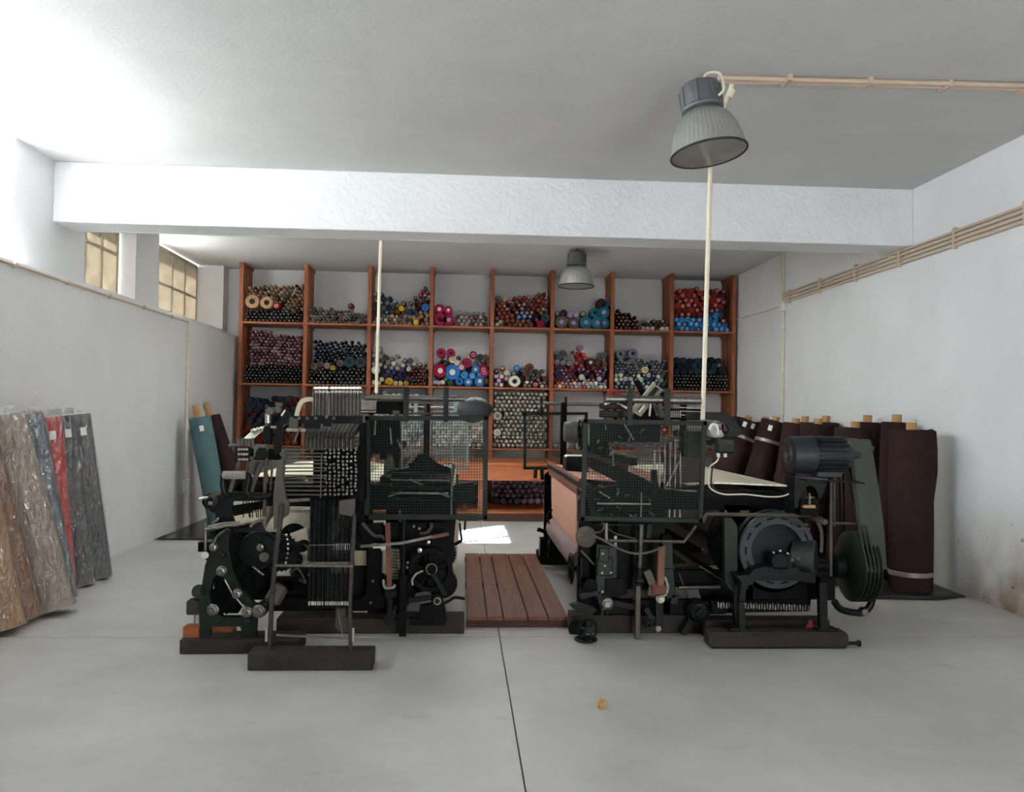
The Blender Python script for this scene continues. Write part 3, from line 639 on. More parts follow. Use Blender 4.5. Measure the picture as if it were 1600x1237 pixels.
def roll_mesh(p, q, r, seed, n=40, wob=.012, flap=True):
    rnd = random.Random(seed); ph = [rnd.uniform(0, 6.28) for _ in range(4)]; mb = MB()
    d, x, y = axes(p, q); Ln = (q-p).length; m = 18; vs_ = []
    for j in range(m+1):
        t = j/m; c = p + (q-p)*t
        for i in range(n):
            a = 2*PI*i/n
            rr = r*(1 + wob*math.sin(2*a+ph[0]+2*t) + wob*.7*math.sin(3*a+ph[1]-3*t) + .008*math.sin(9*t+ph[2]))
            if flap and 0 <= (a-ph[3]) % (2*PI) < .12: rr += r*.05*(1-((a-ph[3]) % (2*PI))/.12)
            vs_.append(c + x*(rr*math.cos(a)) + y*(rr*math.sin(a)))
    fs = [(j*n+i, j*n+(i+1) % n, (j+1)*n+(i+1) % n, (j+1)*n+i) for j in range(m) for i in range(n)]
    mb._add(vs_, fs + [tuple(range(n-1, -1, -1)), tuple(range(m*n, (m+1)*n))])
    return mb
def film_mesh(p, q, r, seed):
    rnd = random.Random(seed); ph = [rnd.uniform(0, 6.28) for _ in range(5)]; mb = MB(); d, x, y = axes(p, q); n, m = 36, 26; vs_ = []
    for j in range(m+1):
        t = -.0+1.045*j/m; c = p + (q-p)*t
        for i in range(n):
            a = 2*PI*i/n
            rr = r*1.075 + .006*(math.sin(5*a+ph[0]+7*t)*math.sin(13*t+ph[1]) + .6*math.sin(11*a+ph[2]-9*t))
            if t > 1: rr *= 1-(t-1)*9
            if t < .02: rr *= 1.03
            vs_.append(c + x*(max(rr, .02)*math.cos(a)) + y*(max(rr, .02)*math.sin(a)))
    mb._add(vs_, [(j*n+i, j*n+(i+1) % n, (j+1)*n+(i+1) % n, (j+1)*n+i) for j in range(m) for i in range(n)])
    # gathered tuft at the top
    for k in range(7):
        a = rnd.uniform(0, 6.28); c = q + d*.02; e = x*math.cos(a)+y*math.sin(a); f = d.cross(e)
        mb._add([c+e*r*.1, c+e*r*.9, c+e*r*.75+d*rnd.uniform(.03, .07)+f*.05, c+e*r*.2+d*rnd.uniform(.02, .06)], [(0, 1, 2, 3)])
    return mb
def roll(name, label, p, q, r, m, seed, film=False, cores=(), tag_at=None, tape_at=None, group=None, core_r=.045):
    d = (q-p).normalized(); drop = r*math.sqrt(max(0, 1-d.z*d.z))
    p = V(p) + V((0, 0, drop)); q = V(q) + V((0, 0, drop))       # lowest point of the tilted end rests on the floor
    o = thing(name, label, 'fabric roll', V((p.x, p.y, 0)), group)
    roll_mesh(p, q, r, seed).build('rolled_cloth', m, o, smooth=.9)
    dd, x, y = axes(p, q)
    # spiral end at the top
    sp = [q + dd*.002 + (x*math.cos(a_)+y*math.sin(a_))*(r*(.3+.65*a_/(10*PI))) for a_ in [k*.35 for k in range(int(10*PI/.35))]]
    MB().tube(sp, .0025, 4).build('wound_edge', m, o)
    for cx, ln in cores: MB().lathe(q - dd*.1 + x*cx, dd, [(core_r, 0), (core_r, .1+ln), (core_r*.8, .1+ln), (core_r*.78, .05), (0, .05)], 18).build('cardboard_core', M_CARD, o)
    tocam = (V((0, 0, CAM_Z)) - (p+q)/2); tocam = (tocam - dd*tocam.dot(dd)).normalized(); sd = dd.cross(tocam)
    if tag_at:
        for t, s_ in tag_at:
            c = p+(q-p)*t; n_ = (tocam + sd*s_).normalized(); c = c + n_*(r*1.035+.004)
            MB().bar(c-dd*.035, c+dd*.035, .05, .003, dd.cross(n_)).build('paper_tag', M_PAPER, o)
    if tape_at:
        for t in tape_at:
            c = p+(q-p)*t
            MB().lathe(c-dd*.022, dd, [(r*1.03, 0), (r*1.045, .004), (r*1.045, .040), (r*1.03, .044)], 36).build('tape_band', M_TAPE, o)
    if film: film_mesh(p, q, r, seed+5).build('plastic_wrap', M_FILM, o, smooth=1.2)
    return o
def wall_top(px, py, r): return on_x(px, py, XP+r+.03)
Lr = [  # cloth colour, base x and y, radius, top y and z, label
    ('charcoal', '4b4c50', -3.24, 7.72, .115, 7.62, 1.45, 'charcoal fabric roll in film, farthest of the row on the left wall'),
    ('iron grey', '505156', -3.25, 7.42, .115, 7.34, 1.44, 'dark grey fabric roll in film beside the red one'),
    ('red', 'bc403c', -3.27, 7.08, .12, 7.06, 1.43, 'red fabric roll in clear film leaning on the left wall'),
    ('bluegrey', '6c747e', -3.12, 6.76, .12, 6.76, 1.44, 'blue-grey fabric roll in film between the red and taupe ones'),
    ('taupe', '9a8a7a', -2.98, 6.40, .13, 6.44, 1.42, 'wide taupe fabric roll in shiny film standing foremost on the left'),
    ('rust', '7c5232', -3.06, 6.14, .09, 6.2, 1.36, 'slim rust-brown fabric roll tucked behind the taupe one'),
    ('ochre', '9a7248', -3.06, 5.87, .12, 5.93, 1.40, 'ochre-brown fabric roll in film left of the taupe one'),
    ('camel', '8f6e4a', -3.08, 5.55, .12, 5.6, 1.40, 'camel fabric roll in film cut by the left picture edge'),
    ('yellow', 'c9a53c', -2.96, 5.17, .125, 5.2, 1.40, 'bright yellow fabric roll, only its foot at the left picture edge'),
]
for i, (cn, h, bx_, by_, r, ty, tz, lab) in enumerate(Lr):
    roll('fabric_roll', lab, V((bx_, by_, 0)), V((XP+r*1.12+.02, ty, tz)), r, cloth(cn, h), 20+i, film=True, tag_at=[(.9, .35)] if cn in ('red', 'iron grey', 'charcoal') else None, group='wrapped fabric rolls on the left wall')
# teal and brown rolls in the far left corner on a black sheet
M_SHEET = mat('black_plastic_sheet', hx('26272a'), .35, var=.2, scale=4, bump=.6, bscale=6)
def sheet(name, label, pts, h, seed):
    rnd = random.Random(seed); c = sum(pts, V((0, 0, 0)))/len(pts); mb = MB(); n = len(pts); K = 7; vs_ = []
    for i, p in enumerate(pts):
        for k in range(K+1):
            t = k/K; q = c.lerp(p, t); q.z = .002 + h*(.5+.5*math.sin(7*t+i*1.7))*rnd.uniform(.2, 1)*(1 if t > .9 else .06) ; vs_.append(q)
    fs = [(i*(K+1)+k, i*(K+1)+k+1, ((i+1) % n)*(K+1)+k+1, ((i+1) % n)*(K+1)+k) for i in range(n) for k in range(K)]
    mb._add(vs_, fs); o = mb.build(name, M_SHEET, org=(c.x, c.y, 0), smooth=1.0); sm = o.modifiers.new('thick', 'SOLIDIFY'); sm.thickness = .003; sm.offset = 1
    return tag(o, label, 'plastic sheet')
sheet('plastic_sheet', 'black plastic sheet on the floor in the far left corner', [V((XP+.03, 9.95, 0)), V((-2.4, 9.95, 0)), V((-1.9, 10.6, 0)), V((-1.9, 11.6, 0)), V((-2.6, 12.0, 0)), V((XP+.03, 11.9, 0)), V((XP+.02, 11.0, 0))], .012, 3)
t0 = at(312, 652, 10.75); roll('fabric_roll', 'teal fabric roll leaning in the far left corner', V((at(345, 800, 10.75).x, 10.75, .0)), V((max(t0.x, XP+.17), 10.75, t0.z-.03)), .135, cloth('teal', '587579'), 41, cores=[(-.06, .16)], tag_at=[(.9, 0)], group='corner rolls')
t1 = at(336, 652, 11.15); roll('fabric_roll', 'dark brown fabric roll behind the teal one in the corner', V((at(384, 800, 11.15).x, 11.15, 0)), V((t1.x-.06, 11.15, t1.z-.03)), .12, cloth('dbrown', '38272a'), 42, cores=[(.0, .17)], tag_at=[(.9, -.3)], group='corner rolls')
# brown rolls along the right wall
M_BROWN = cloth('chocolate', '382726'); M_BROWN2 = cloth('chocolate2', '342423')
sheet('plastic_sheet', 'crumpled black plastic sheet under the brown rolls', [V((3.5, 6.95, 0)), V((4.1, 6.9, 0)), V((4.42, 7.05, 0)), V((4.43, 7.6, 0)), V((4.40, 9, 0)), V((4.3, 11, 0)), V((3.6, 11, 0)), V((3.3, 9, 0))], .045, 8)
FR = [(1424, 7.35, .185, .0, 'nearest and widest dark brown fabric roll by the right wall'), (1336, 8.3, .185, .10, 'second dark brown roll from the near end of the right wall row'),
      (1278, 9.15, .18, .16, 'third dark brown roll from the near end, right behind the motor'), (1243, 9.8, .15, .2, 'fourth dark brown roll from the near end, slim, left of the motor'),
      (1211, 10.45, .175, .42, 'fifth dark brown roll with a white slip near its top'), (1168, 11.15, .185, .55, 'strongly tilted dark brown roll by the control box, two white tags'),
      (1152, 12.0, .17, .45, 'farthest dark brown roll half hidden by the loom head')]
for i, (px, Y, r, lean, lab) in enumerate(FR):
    t = at(px, 664 if i < 2 else 660, Y); t.x = min(t.x, XR-r-.1)
    roll('fabric_roll', lab, V((t.x-lean, Y, 0)), t - V((0, 0, r*.25)), r, M_BROWN if i % 2 else M_BROWN2, 50+i, cores=[(0, .07)], tape_at=[[.11], [.87], [.8], None, [.82], [.84], None][i], tag_at={4: [(.93, -.2)], 5: [(.95, -.1), (.96, .5)]}.get(i), group='brown fabric rolls on the right wall')
for i, (px, Y) in enumerate(((1401, 7.85), (1369, 8.55), (1315, 9.55), (1289, 10.15), (1236, 11.5), (1196, 12.4))):
    t = at(px, 661, Y); t.x = min(max(t.x, 4.1), XR-.17)
    roll('fabric_roll', ['dark brown roll of the back row behind the two nearest rolls', 'dark brown roll of the back row, second from the near end', 'dark brown roll of the back row, third from the near end', 'dark brown roll of the back row, fourth from the near end', 'dark brown roll of the back row, fifth from the near end', 'dark brown roll of the back row at its far end'][i], V((t.x-.05, Y, 0)), t, .14, M_BROWN2, 70+i, cores=[(0, .08)], group='brown fabric rolls on the right wall')
# loose end of cloth hanging off the nearest roll
mb = MB(); top = at(1452, 668, 7.2); P = []
G_ = [[(1448, 672), (1455, 670), (1462, 674)], [(1446, 700), (1455, 700), (1464, 702)], [(1443, 735), (1454, 742), (1464, 738)], [(1441, 760), (1450, 790), (1456, 800)]]
vs_ = []
for j, row in enumerate(G_):
    for i, (x, y) in enumerate(row): vs_.append(at(x, y, 7.24 + .05*((i+j) % 2)))
mb._add(vs_, [(j*3+i, j*3+i+1, (j+1)*3+i+1, (j+1)*3+i) for j in range(3) for i in range(2)])
fl_ = mb.build('loose_cloth', M_BROWN, [o for o in bpy.data.objects if o.get('label') == FR[0][4]][0]); s_ = fl_.modifiers.new('t', 'SOLIDIFY'); s_.thickness = .012

# crumpled paper on the floor
rnd = random.Random(4); mb = MB(); c = on_z(940, 1106); mb.ball(c+V((0, 0, .022)), .026, 12, 8)
for k in range(len(mb.v)): mb.v[k] = c + V((0, 0, .022)) + (mb.v[k]-c-V((0, 0, .022)))*rnd.uniform(.55, 1.25)
tag(mb.build('crumpled_paper', mat('tan_paper', hx('b98f55'), .8, var=.3, scale=40), org=c, smooth=0), 'small crumpled scrap of tan paper on the concrete floor', 'paper scrap')
# duckboard between the looms
M_PLK = mat('worn_planks', hx('75462f'), .6, col2=hx('583022'), scale=4, bump=.08, bscale=30, stretch=(5, .5, 5))
pf = thing('duckboard', 'low wooden duckboard platform of brown planks between the looms', 'platform', (.42, 6.02, 0))
x0, x1, y0, y1, hz = .06, .80, 6.02, 8.72, .075
cuts = [0, .2, .36, .60, .80, 1.0]
for i in range(5):
    a, b = x0+(x1-x0)*cuts[i], x0+(x1-x0)*cuts[i+1]
    MB().box(((a+b)/2, (y0+y1)/2, hz-.014), (b-a-.008, y1-y0-.01*(i % 2), .028), ch=.003).build('plank', M_PLK, pf)
for y in (y0+.03, (y0+y1)/2, y1-.05): MB().box(((x0+x1)/2, y, (hz-.03)/2), (x1-x0, .055, hz-.03)).build('cross_batten', mat('dark_batten', hx('3d1f16'), .7, var=.2), pf)
# ------------------------------------------------------------------ loom materials
M_IRON = mat('blackened_iron', hx('111314'), .42, .25, spec=.2, var=.3, scale=18, bump=.1, bscale=80)
M_DARK = mat('oily_black_iron', hx('08090a'), .5, 0, spec=.09, var=.3, scale=14)
M_GRN = mat('dark_green_paint', hx('141c17'), .4, 0, spec=.22, var=.25, scale=10, bump=.05, bscale=60)
M_GRN2 = mat('guard_green_paint', hx('18211c'), .5, 0, spec=.2, var=.2, scale=12)
M_STEEL = mat('worn_steel', hx('b4b1a8'), .3, .9, var=.3, scale=25)
M_STEELD = mat('dull_steel', hx('75726c'), .36, .85, var=.3, scale=25)
M_GREYP = mat('worn_grey_paint', hx('4a463d'), .55, .2, var=.25, scale=16)
M_TIMB = mat('blackened_timber', hx('231f1b'), .8, var=.35, scale=9, bump=.3, bscale=20)
M_WARP = mat('cream_warp', hx('ded6c0'), .85, var=.1, scale=60, stretch=(.2, 40, .2))
M_CORD = mat('cream_cord', hx('cfc4a8'), .85)
M_STICK = mat('red_brown_wood', hx('6a3a2c'), .6, var=.2)
M_BRICK = mat('orange_block', hx('8a4a26'), .8, var=.2)
M_RUBB = mat('black_rubber', hx('161616'), .6)
M_ROPE = mat('grey_rope', hx('8b8880'), .9, var=.3, scale=60)
zA, zB, zC, zD = frame(270, 580, 4.947), frame(270, 800, 4.756), frame(550, 590, 5.379), frame(540, 790, 5.62)
zE, zF, zG, zH = frame(800, 590, 4.848), frame(830, 790, 5.153), frame(1080, 650, 4.706), frame(1080, 790, 4.706)
YAX = V((0, 1, 0)); XAX = V((1, 0, 0)); ZAX = V((0, 0, 1)); TOC = V((0, -1, 0))

def guard(root, corners, Y, straps, bar_pts, bar_r, fw=.03, cell=.0185, m=None, wire=.0014, bar=True):
    """screen guard: frame, woven wire, two straps hooked over a bar"""
    m = m or M_GRN2; c = [at(x, y, Y) for x, y in corners]           # TL, TR, BR, BL
    fr = MB()
    for a, b in zip(c, c[1:]+c[:1]):
        d = (b-a).normalized(); fr.bar(a-d*fw/2, b+d*fw/2, fw, .022, YAX.cross(d))
    g = fr.build('guard_screen', m, root, bevel=.003)
    wr = MB(); nx = int((c[1]-c[0]).length/cell); nz = int((c[3]-c[0]).length/cell)
    for i in range(1, nx):
        a, b = c[0].lerp(c[1], i/nx), c[3].lerp(c[2], i/nx); pts = [a.lerp(b, k/12) + YAX*(.001 if i % 2 else -.001) for k in (0, 12)]; wr.bar(pts[0], pts[1], wire*2, wire*2, XAX)
    for i in range(1, nz):
        a, b = c[0].lerp(c[3], i/nz), c[1].lerp(c[2], i/nz); wr.bar(a+YAX*(.002 if i % 2 else -.002), b+YAX*(.002 if i % 2 else -.002), wire*2, wire*2, YAX)
    wo = wr.build('wire_mesh', m, g, smooth=0); wo['kind'] = 'stuff'
    for x, w_ in straps:
        t = at(x, bar_pts[0][1], Y); yb = (c[0].z+c[1].z)/2
        MB().box((t.x, Y-.012, (t.z+.045+yb)/2), (w_, .006, t.z+.045-yb+.05)).box((t.x, Y+.03, t.z+.045), (w_, .09, .006)).build('strap', m, g, bevel=.002)
    if bar:
        p, q = at(*bar_pts[0], Y+.035), at(*bar_pts[1], Y+.035)
        b = MB().cyl(p, q, bar_r, 16).build('guard_bar', M_STEELD if bar_r < .03 else M_IRON, root)
    return g

def bolts(root, f, pts, Y, r=.014, name='bolt', m=None):
    for u, v in pts: MB().bolt(f(u, v, Y), TOC, r).build(name, m or M_STEELD, root)
def path3(f, pts, Y): return [f(u, v, Y) for u, v in pts]

# ------------------------------------------------------------------ left loom
LL = thing('power_loom', 'black power loom with a lever-filled dobby head, left of the duckboard', 'loom', (-.85, 5.9, 0), 'power looms')
def P(mb, name, m, par=LL, **k): return mb.build(name, m, par, **k)
# timbers under the machine
P(MB().box2((-1.744, 5.37, 0), (-1.0, 5.60, .09)), 'timber_sole', M_TIMB, bevel=.006)
P(MB().box2((-1.239, 5.03, 0), (-.505, 5.19, .105)), 'timber_sole', M_TIMB, bevel=.006)
P(MB().box2((-1.25, 5.85, 0), (.043, 6.07, .105)), 'timber_sole', M_TIMB, bevel=.006)
P(MB().box2((-1.75, 8.5, 0), (-.06, 8.72, .105)), 'timber_sole', M_TIMB, bevel=.006)
# A-shaped end casting
A_out = [(140,970),(150,950),(205,945),(190,700),(213,560),(238,400),(285,265),(345,155),(383,125),(415,140),(420,300),(445,430),(505,560),(600,680),(660,690),(690,720),(688,765),(620,795),(612,925),(645,940),(640,970),(500,970),(515,900),(500,850),(290,850),(272,880),(272,970)]
A_h1 = [(340,455),(372,480),(420,560),(540,700),(530,765),(505,780),(360,778),(330,740),(280,665),(272,610),(300,490)]
cast = P(MB().plate(path3(zB, A_out, 5.42), (0, .055, 0), [path3(zB, A_h1, 5.42)]), 'end_casting', M_GRN, bevel=.005)
for u, v, r in ((305,258,.022),(372,315,.018),(365,435,.027),(480,605,.026),(300,722,.030),(555,740,.028),(560,812,.020),(235,590,.012),(640,735,.034)):
    c = zB(u, v, 5.42); b = MB().lathe(c, TOC, [(r*1.25, 0), (r*1.25, .012), (r, .016), (r, .03), (r*.5, .034), (r*.5, .055), (0, .056)], 16).build('boss', M_STEELD if r > .02 else M_GRN, cast)
P(MB().tube(smooth_path(path3(zB, [(300,240),(330,180),(385,135)], 5.40)), .007), 'oil_pipe', M_STEELD)
P(MB().tube(path3(zB, [(385,500),(440,600),(560,745)], 5.405), .007), 'brace_rod', M_STEELD)
P(MB().cyl(zB(195,590,5.5), zB(195,590,5.42), .045, 20), 'pulley', M_IRON)
P(MB().box(zB(160,700,5.46), (.075, .09, .09), ch=.006), 'weight_block', M_TIMB)
P(MB().tube(path3(zB, [(165,750),(163,830)], 5.44), .007).tube(path3(zB, [(185,750),(200,860)], 5.44), .006), 'hanger_rod', M_STEELD)
P(MB().box(zB(150,905,5.47)+V((0, 0, 0)), (.10, .09, .115), ch=.004), 'packing_block', M_BRICK)
P(MB().box(zB(345,910,5.60), (.2, .1, .10), ch=.004), 'packing_block', M_BRICK)
# gears and discs behind the casting
P(MB().lathe(zB(648,278,5.60), TOC, [(.085, -.02), (.125, -.015), (.128, .0), (.128, .03), (.12, .036), (.112, .03), (.05, .034), (.048, .05), (0, .05)], 40), 'cam_disc', M_IRON)
P(MB().lathe(zB(655,258,5.56), TOC, [(.024, 0), (.024, .03), (.012, .034), (.012, .05), (0, .051)], 14).lathe(zB(684,330,5.56), TOC, [(.034, 0), (.034, .02), (.03, .024), (0, .024)], 18), 'crank_pin', M_STEELD)
P(MB().gear(zB(430,330,5.66), YAX, .16, .04, 36), 'gear', M_DARK)
P(MB().gear(zB(560,480,5.70), YAX, .14, .05, 30), 'gear', M_DARK)
P(MB().gear(zB(390,640,5.62), YAX, .10, .04, 24), 'gear', M_DARK)
P(MB().gear(zB(800,300,5.72), YAX, .125, .05, 28), 'gear', M_IRON)
for k in range(7): P(MB().ball(zB(845+14*math.sin(k*.6), 170+34*k, 5.60), .010, 8, 5), 'chain_link', M_STEEL)
for k in range(6): P(MB().ball(zB(600+14*k, 408+11*k, 5.52), .008, 8, 5), 'chain_link', M_STEEL)
P(MB().box(zB(770,610,5.42), (.105, .08, .13), Matrix.Rotation(.5, 3, 'Y'), ch=.02), 'counterweight', M_GREYP)
P(MB().bar(zB(640,690,5.43), zB(850,560,5.43), .03, .03), 'weight_lever', M_IRON)
P(MB().box2((-1.72, 5.62, .60), (-1.05, 5.68, .66)), 'side_rail', M_DARK)
# main end frames and girders
fr = [(-1.72,.105),(-1.55,.105),(-1.5,.2),(-.75,.2),(-.62,.105),(-.40,.105),(-.30,.25),(-.06,.3),(-.02,.9),(-.2,1.0),(-.5,1.02),(-1.55,1.02),(-1.72,.9)]
hl = [[(-1.6,.36),(-1.05,.36),(-1.05,.86),(-1.6,.86)], [(-.62,.42),(-.5,.36),(-.42,.42),(-.42,.84),(-.62,.84)], [(-.92,.38),(-.75,.38),(-.75,.86),(-.92,.86)]]
for Y in (6.0, 8.55):
    P(MB().plate([V((x, Y, z)) for x, z in fr], (0, .05, 0), [[V((x, Y, z)) for x, z in h] for h in hl]), 'end_frame', M_DARK, bevel=.004)
P(MB().plate(path3(zD, [(195,380),(300,380),(320,420),(305,760),(330,800),(340,900),(50,900),(60,840),(130,820),(180,780)], 5.82), (0, .04, 0)), 'frame_column', M_DARK, bevel=.004)
P(MB().plate(path3(zB, [(700,640),(1440,640),(1440,735),(690,735)], 5.88), (0, .04, 0)), 'lower_girder', M_DARK, bevel=.004)
for x, z, r in ((-.10, .97, .05), (-1.55, 1.0, .045), (-1.2, .3, .04), (-.3, .3, .035)):
    P(MB().cyl((x, 6.0, z), (x, 8.6, z), r, 18), 'cross_shaft', M_IRON)
P(MB().lathe((-1.2, 6.15, .62), YAX, [(.04, -.05), (.10, -.012), (.10, .0), (.09, .01)], 36), 'beam_flange', M_DARK)
P(MB().lathe((-1.2, 8.36, .62), YAX, [(.04, -.05), (.30, -.012), (.30, .0), (.16, .01)], 36), 'beam_flange', M_DARK)
P(MB().lathe((-1.2, 6.17, .62), YAX, [(.215, 0), (.22, .05), (.22, 2.1), (.215, 2.17)], 36), 'warp_beam', M_WARP)
wp = MB(); prof = [(-1.41, .66), (-1.57, .98), (-1.55, 1.047), (-1.1, 1.06), (-.75, 1.02)]
wp._add([V((x, y, z)) for x, z in prof for y in (6.2, 8.33)], [(2*i, 2*i+1, 2*i+3, 2*i+2) for i in range(len(prof)-1)]); wo = P(wp, 'warp_sheet', M_WARP); wo.modifiers.new('t', 'SOLIDIFY').thickness = .004
wp = MB(); prof = [(-.75, 1.02), (-.45, 1.0), (-.10, 1.025), (-.045, .98), (-.05, .55)]
wp._add([V((x, y, z)) for x, z in prof for y in (6.35, 8.2)], [(2*i, 2*i+1, 2*i+3, 2*i+2) for i in range(len(prof)-1)]); wo = P(wp, 'woven_cloth', M_WARP); wo.modifiers.new('t', 'SOLIDIFY').thickness = .004
P(MB().cyl((-.1, 6.2, .45), (-.1, 8.3, .45), .085, 24), 'cloth_roller', mat('pale_cloth', hx('b9ac92'), .9, var=.1))
for k in range(12):                              # heald frames hanging across the warp
    pass
for k in range(6):
    x = -.98+.04*k; P(MB().box2((x, 6.25, .72), (x+.012, 8.3, .745)).box2((x, 6.25, 1.28-.02*k), (x+.012, 8.3, 1.305-.02*k)).box2((x, 6.25, .72), (x+.012, 6.27, 1.3-.02*k)).box2((x, 8.28, .72), (x+.012, 8.3, 1.3-.02*k)), 'heald_frame', M_STEELD)
P(MB().box((-.55, 7.3, 1.02), (.07, 2.4, .10)).box((-.57, 7.3, 1.22), (.05, 2.3, .06)), 'sley', M_DARK, bevel=.004)
rd = MB()
for k in range(110): rd.box((-.57, 6.3+k*.0185, 1.12), (.012, .004, .16))
ro = P(rd, 'reed', M_STEELD); ro['kind'] = 'stuff'
# twisted cords between dobby and warp beam
cd_ = MB()
for k in range(11): cd_.tube(path3(zB, [(1350+9*k, 640+12*k), (1365+8*k, 430+6*k)], 6.02), .0035, 5)
for k in range(9): cd_.tube(path3(zB, [(1355+10*k, 395), (1355+10*k, 285)], 6.0), .0035, 5)
co = P(cd_, 'harness_cord', M_CORD); co['kind'] = 'stuff'
P(MB().box(zB(1395,690,6.04), (.10, .01, .28)), 'cord_board', M_CORD)
P(MB().plate(path3(zB, [(870,160),(1000,110),(1010,330),(890,270)], 6.05), (0, .02, 0)), 'cloth_guide', M_WARP)
for u, v, r in ((905,360,.05),(960,440,.045),(905,440,.03),(965,250,.04)):
    P(MB().lathe(zB(u, v, 5.8), TOC, [(r, -.03), (r, .02), (r*.5, .03), (r*.4, .05), (0, .05)], 18), 'tappet', M_IRON)
P(MB().tube(smooth_path(path3(zB, [(870,450),(930,420),(985,520),(940,500)], 5.75)), .009), 'spring_hook', M_STEELD)
P(MB().tube(smooth_path(path3(zB, [(930,300),(960,235),(1010,280),(1015,360)], 5.78)), .012), 'bent_arm', M_GREYP)

# dobby stand
M_POST = mat('post_iron', hx('2f2c27'), .45, .2, var=.25)
for pts in ([(715,1070),(740,600),(780,200),(800,60),(812,-60)],): P(MB().strip(path3(zB, pts, 5.12), .026, .03, YAX), 'stand_post', M_POST, bevel=.003)
P(MB().strip(path3(zB, [(1322,1070),(1318,700),(1330,400),(1345,180),(1352,20)], 5.12), .022, .03, YAX), 'stand_post', M_POST, bevel=.003)
P(MB().bar(zB(760,395,5.11), zB(1340,400,5.11), .012, .014), 'stand_crossbar', M_STEELD)
P(MB().bar(zB(770,910,5.11), zB(1300,940,5.11), .012, .012), 'stand_crossbar', M_STEELD)
for u in (700, 1345):
    P(MB().box(zB(u, 1072, 5.11), (.09, .07, .018)).bolt(zB(u-20, 1068, 5.09), ZAX, .012), 'stand_foot', M_IRON)
    P(MB().cyl(zB(u-5, 860, 5.1), zB(u-5, 960, 5.1), .009), 'adjusting_screw', M_STEEL)
P(MB().plate(path3(zA, [(780,1230),(775,980),(800,760),(815,690),(855,680),(850,850),(880,1000),(900,1010),(890,1110),(850,1140)], 5.13), (0, .03, 0)), 'stand_bracket', M_GREYP, bevel=.004)
P(MB().plate(path3(zA, [(1285,1000),(1410,985),(1405,1110),(1380,1120),(1285,1100)], 5.13), (0, .03, 0)), 'stand_bracket', M_GREYP, bevel=.004)
P(MB().bar(zA(880,1000,5.16), zA(1060,990,5.16), .018, .018).bar(zA(880,1080,5.16), zA(1060,1080,5.16), .016, .016), 'stand_tie', M_STEELD)
# dobby head casting
P(MB().plate(path3(zA, [(780,640),(785,480),(800,410),(840,360),(880,345),(1460,345),(1465,405),(900,400),(850,420),(835,480),(830,640)], 5.30), (0, .05, 0)), 'dobby_casting', M_IRON, bevel=.004)
P(MB().plate(path3(zA, [(1440,400),(1475,400),(1478,1000),(1425,1000),(1425,600),(1440,560)], 5.35), (0, .4, 0)), 'dobby_side', M_DARK, bevel=.004)
P(MB().plate(path3(zA, [(600,600),(830,600),(830,685),(690,685),(600,690)], 5.33), (0, .06, 0)), 'dobby_bracket', M_DARK, bevel=.004)
P(MB().box(zA(935,400,5.27), (.055, .02, .06), ch=.004), 'clamp_plate', M_GREYP)
bolts(LL, zA, [(918,362),(978,362),(1040,362),(1105,362),(1190,352),(1245,362)], 5.29, .011)
P(MB().box(zA(1080,420,5.28), (.10, .02, .035)).box(zA(1195,395,5.28), (.05, .02, .05)), 'clamp_plate', M_IRON)
P(MB().bar(zA(880,450,5.33), zA(1030,455,5.33), .02, .02), 'dobby_rod', M_STEEL)
P(MB().bar(zA(985,430,5.26), zA(940,545,5.26), .014, .010), 'trip_arm', M_STEELD)
P(MB().strip(smooth_path(path3(zA, [(960,345),(975,280),(1005,230),(1060,215),(1100,225)], 5.45)), .028, .03, YAX), 'arched_bracket', M_CORD)
# jack levers: upper vertical ends and lower elbows
xs_up = [1092+i*14 for i in range(8)] + [1218+i*14.2 for i in range(17)]
for i, u in enumerate(xs_up):
    a, b = zA(u+4, 108, 5.42), zA(u, 346, 5.36)
    lv = P(MB().bar(a, b, .0065, .035, XAX), 'jack_lever', M_STEELD if i % 2 else M_POST)
    MB().cyl(zA(u+4, 128, 5.395), zA(u+4, 128, 5.43), .008, 8).cyl(zA(u+4, 158, 5.395), zA(u+4, 158, 5.43), .008, 8).build('rivet', M_STEEL, lv)
P(MB().cyl(zA(1085,150,5.425), zA(1460,150,5.425), .007), 'lever_pin', M_DARK)
xs_lo = [1022+i*15 for i in range(8)] + [1138+i*16.2 for i in range(17)]
for i, u in enumerate(xs_lo):
    k = 60 if i < 8 else 100
    P(MB().strip([zA(u+k*.55, 425 if i < 8 else 405+abs(i-16)*1.2, 5.50), zA(u+4, 492, 5.28), zA(u, 520, 5.25), zA(u, 590, 5.26)], .036, .0062, XAX), 'jack_elbow', M_STEELD if i % 2 else M_POST)
# rods and hooks of the lever matrix
rnd = random.Random(11)
for j in range(13):
    v = 606+j*28; vv = v if j < 11 else v+ (j-10)*6
    P(MB().cyl(zA(850+rnd.uniform(-15, 10), vv, 5.24), zA(1190, vv-rnd.uniform(-4, 8), 5.27), .0052, 6), 'draw_rod', M_STEELD)
    P(MB().cyl(zA(1180, vv, 5.28), zA(1430, vv-6, 5.30), .0045, 6), 'draw_rod', M_IRON)
hk = MB()
for j in range(13):
    for i in range(8):
        if rnd.random() < .12: continue
        u = 1182+i*33+rnd.uniform(-4, 4); v = 606+j*28.5+rnd.uniform(-5, 5); c = zA(u, v, 5.255)
        hk.cyl(c+V((0, 0, -.007)), c+V((0, 0, .007)), .0065, 7); hk.ball(c+V((.003, -.006, .0)), .007, 7, 4)
ho = P(hk, 'lever_hook', M_STEEL); ho['kind'] = 'stuff'
P(MB().plate(path3(zA, [(1085,600),(1425,600),(1425,985),(1085,985)], 5.36), (0, .02, 0)), 'hook_backplate', M_DARK)
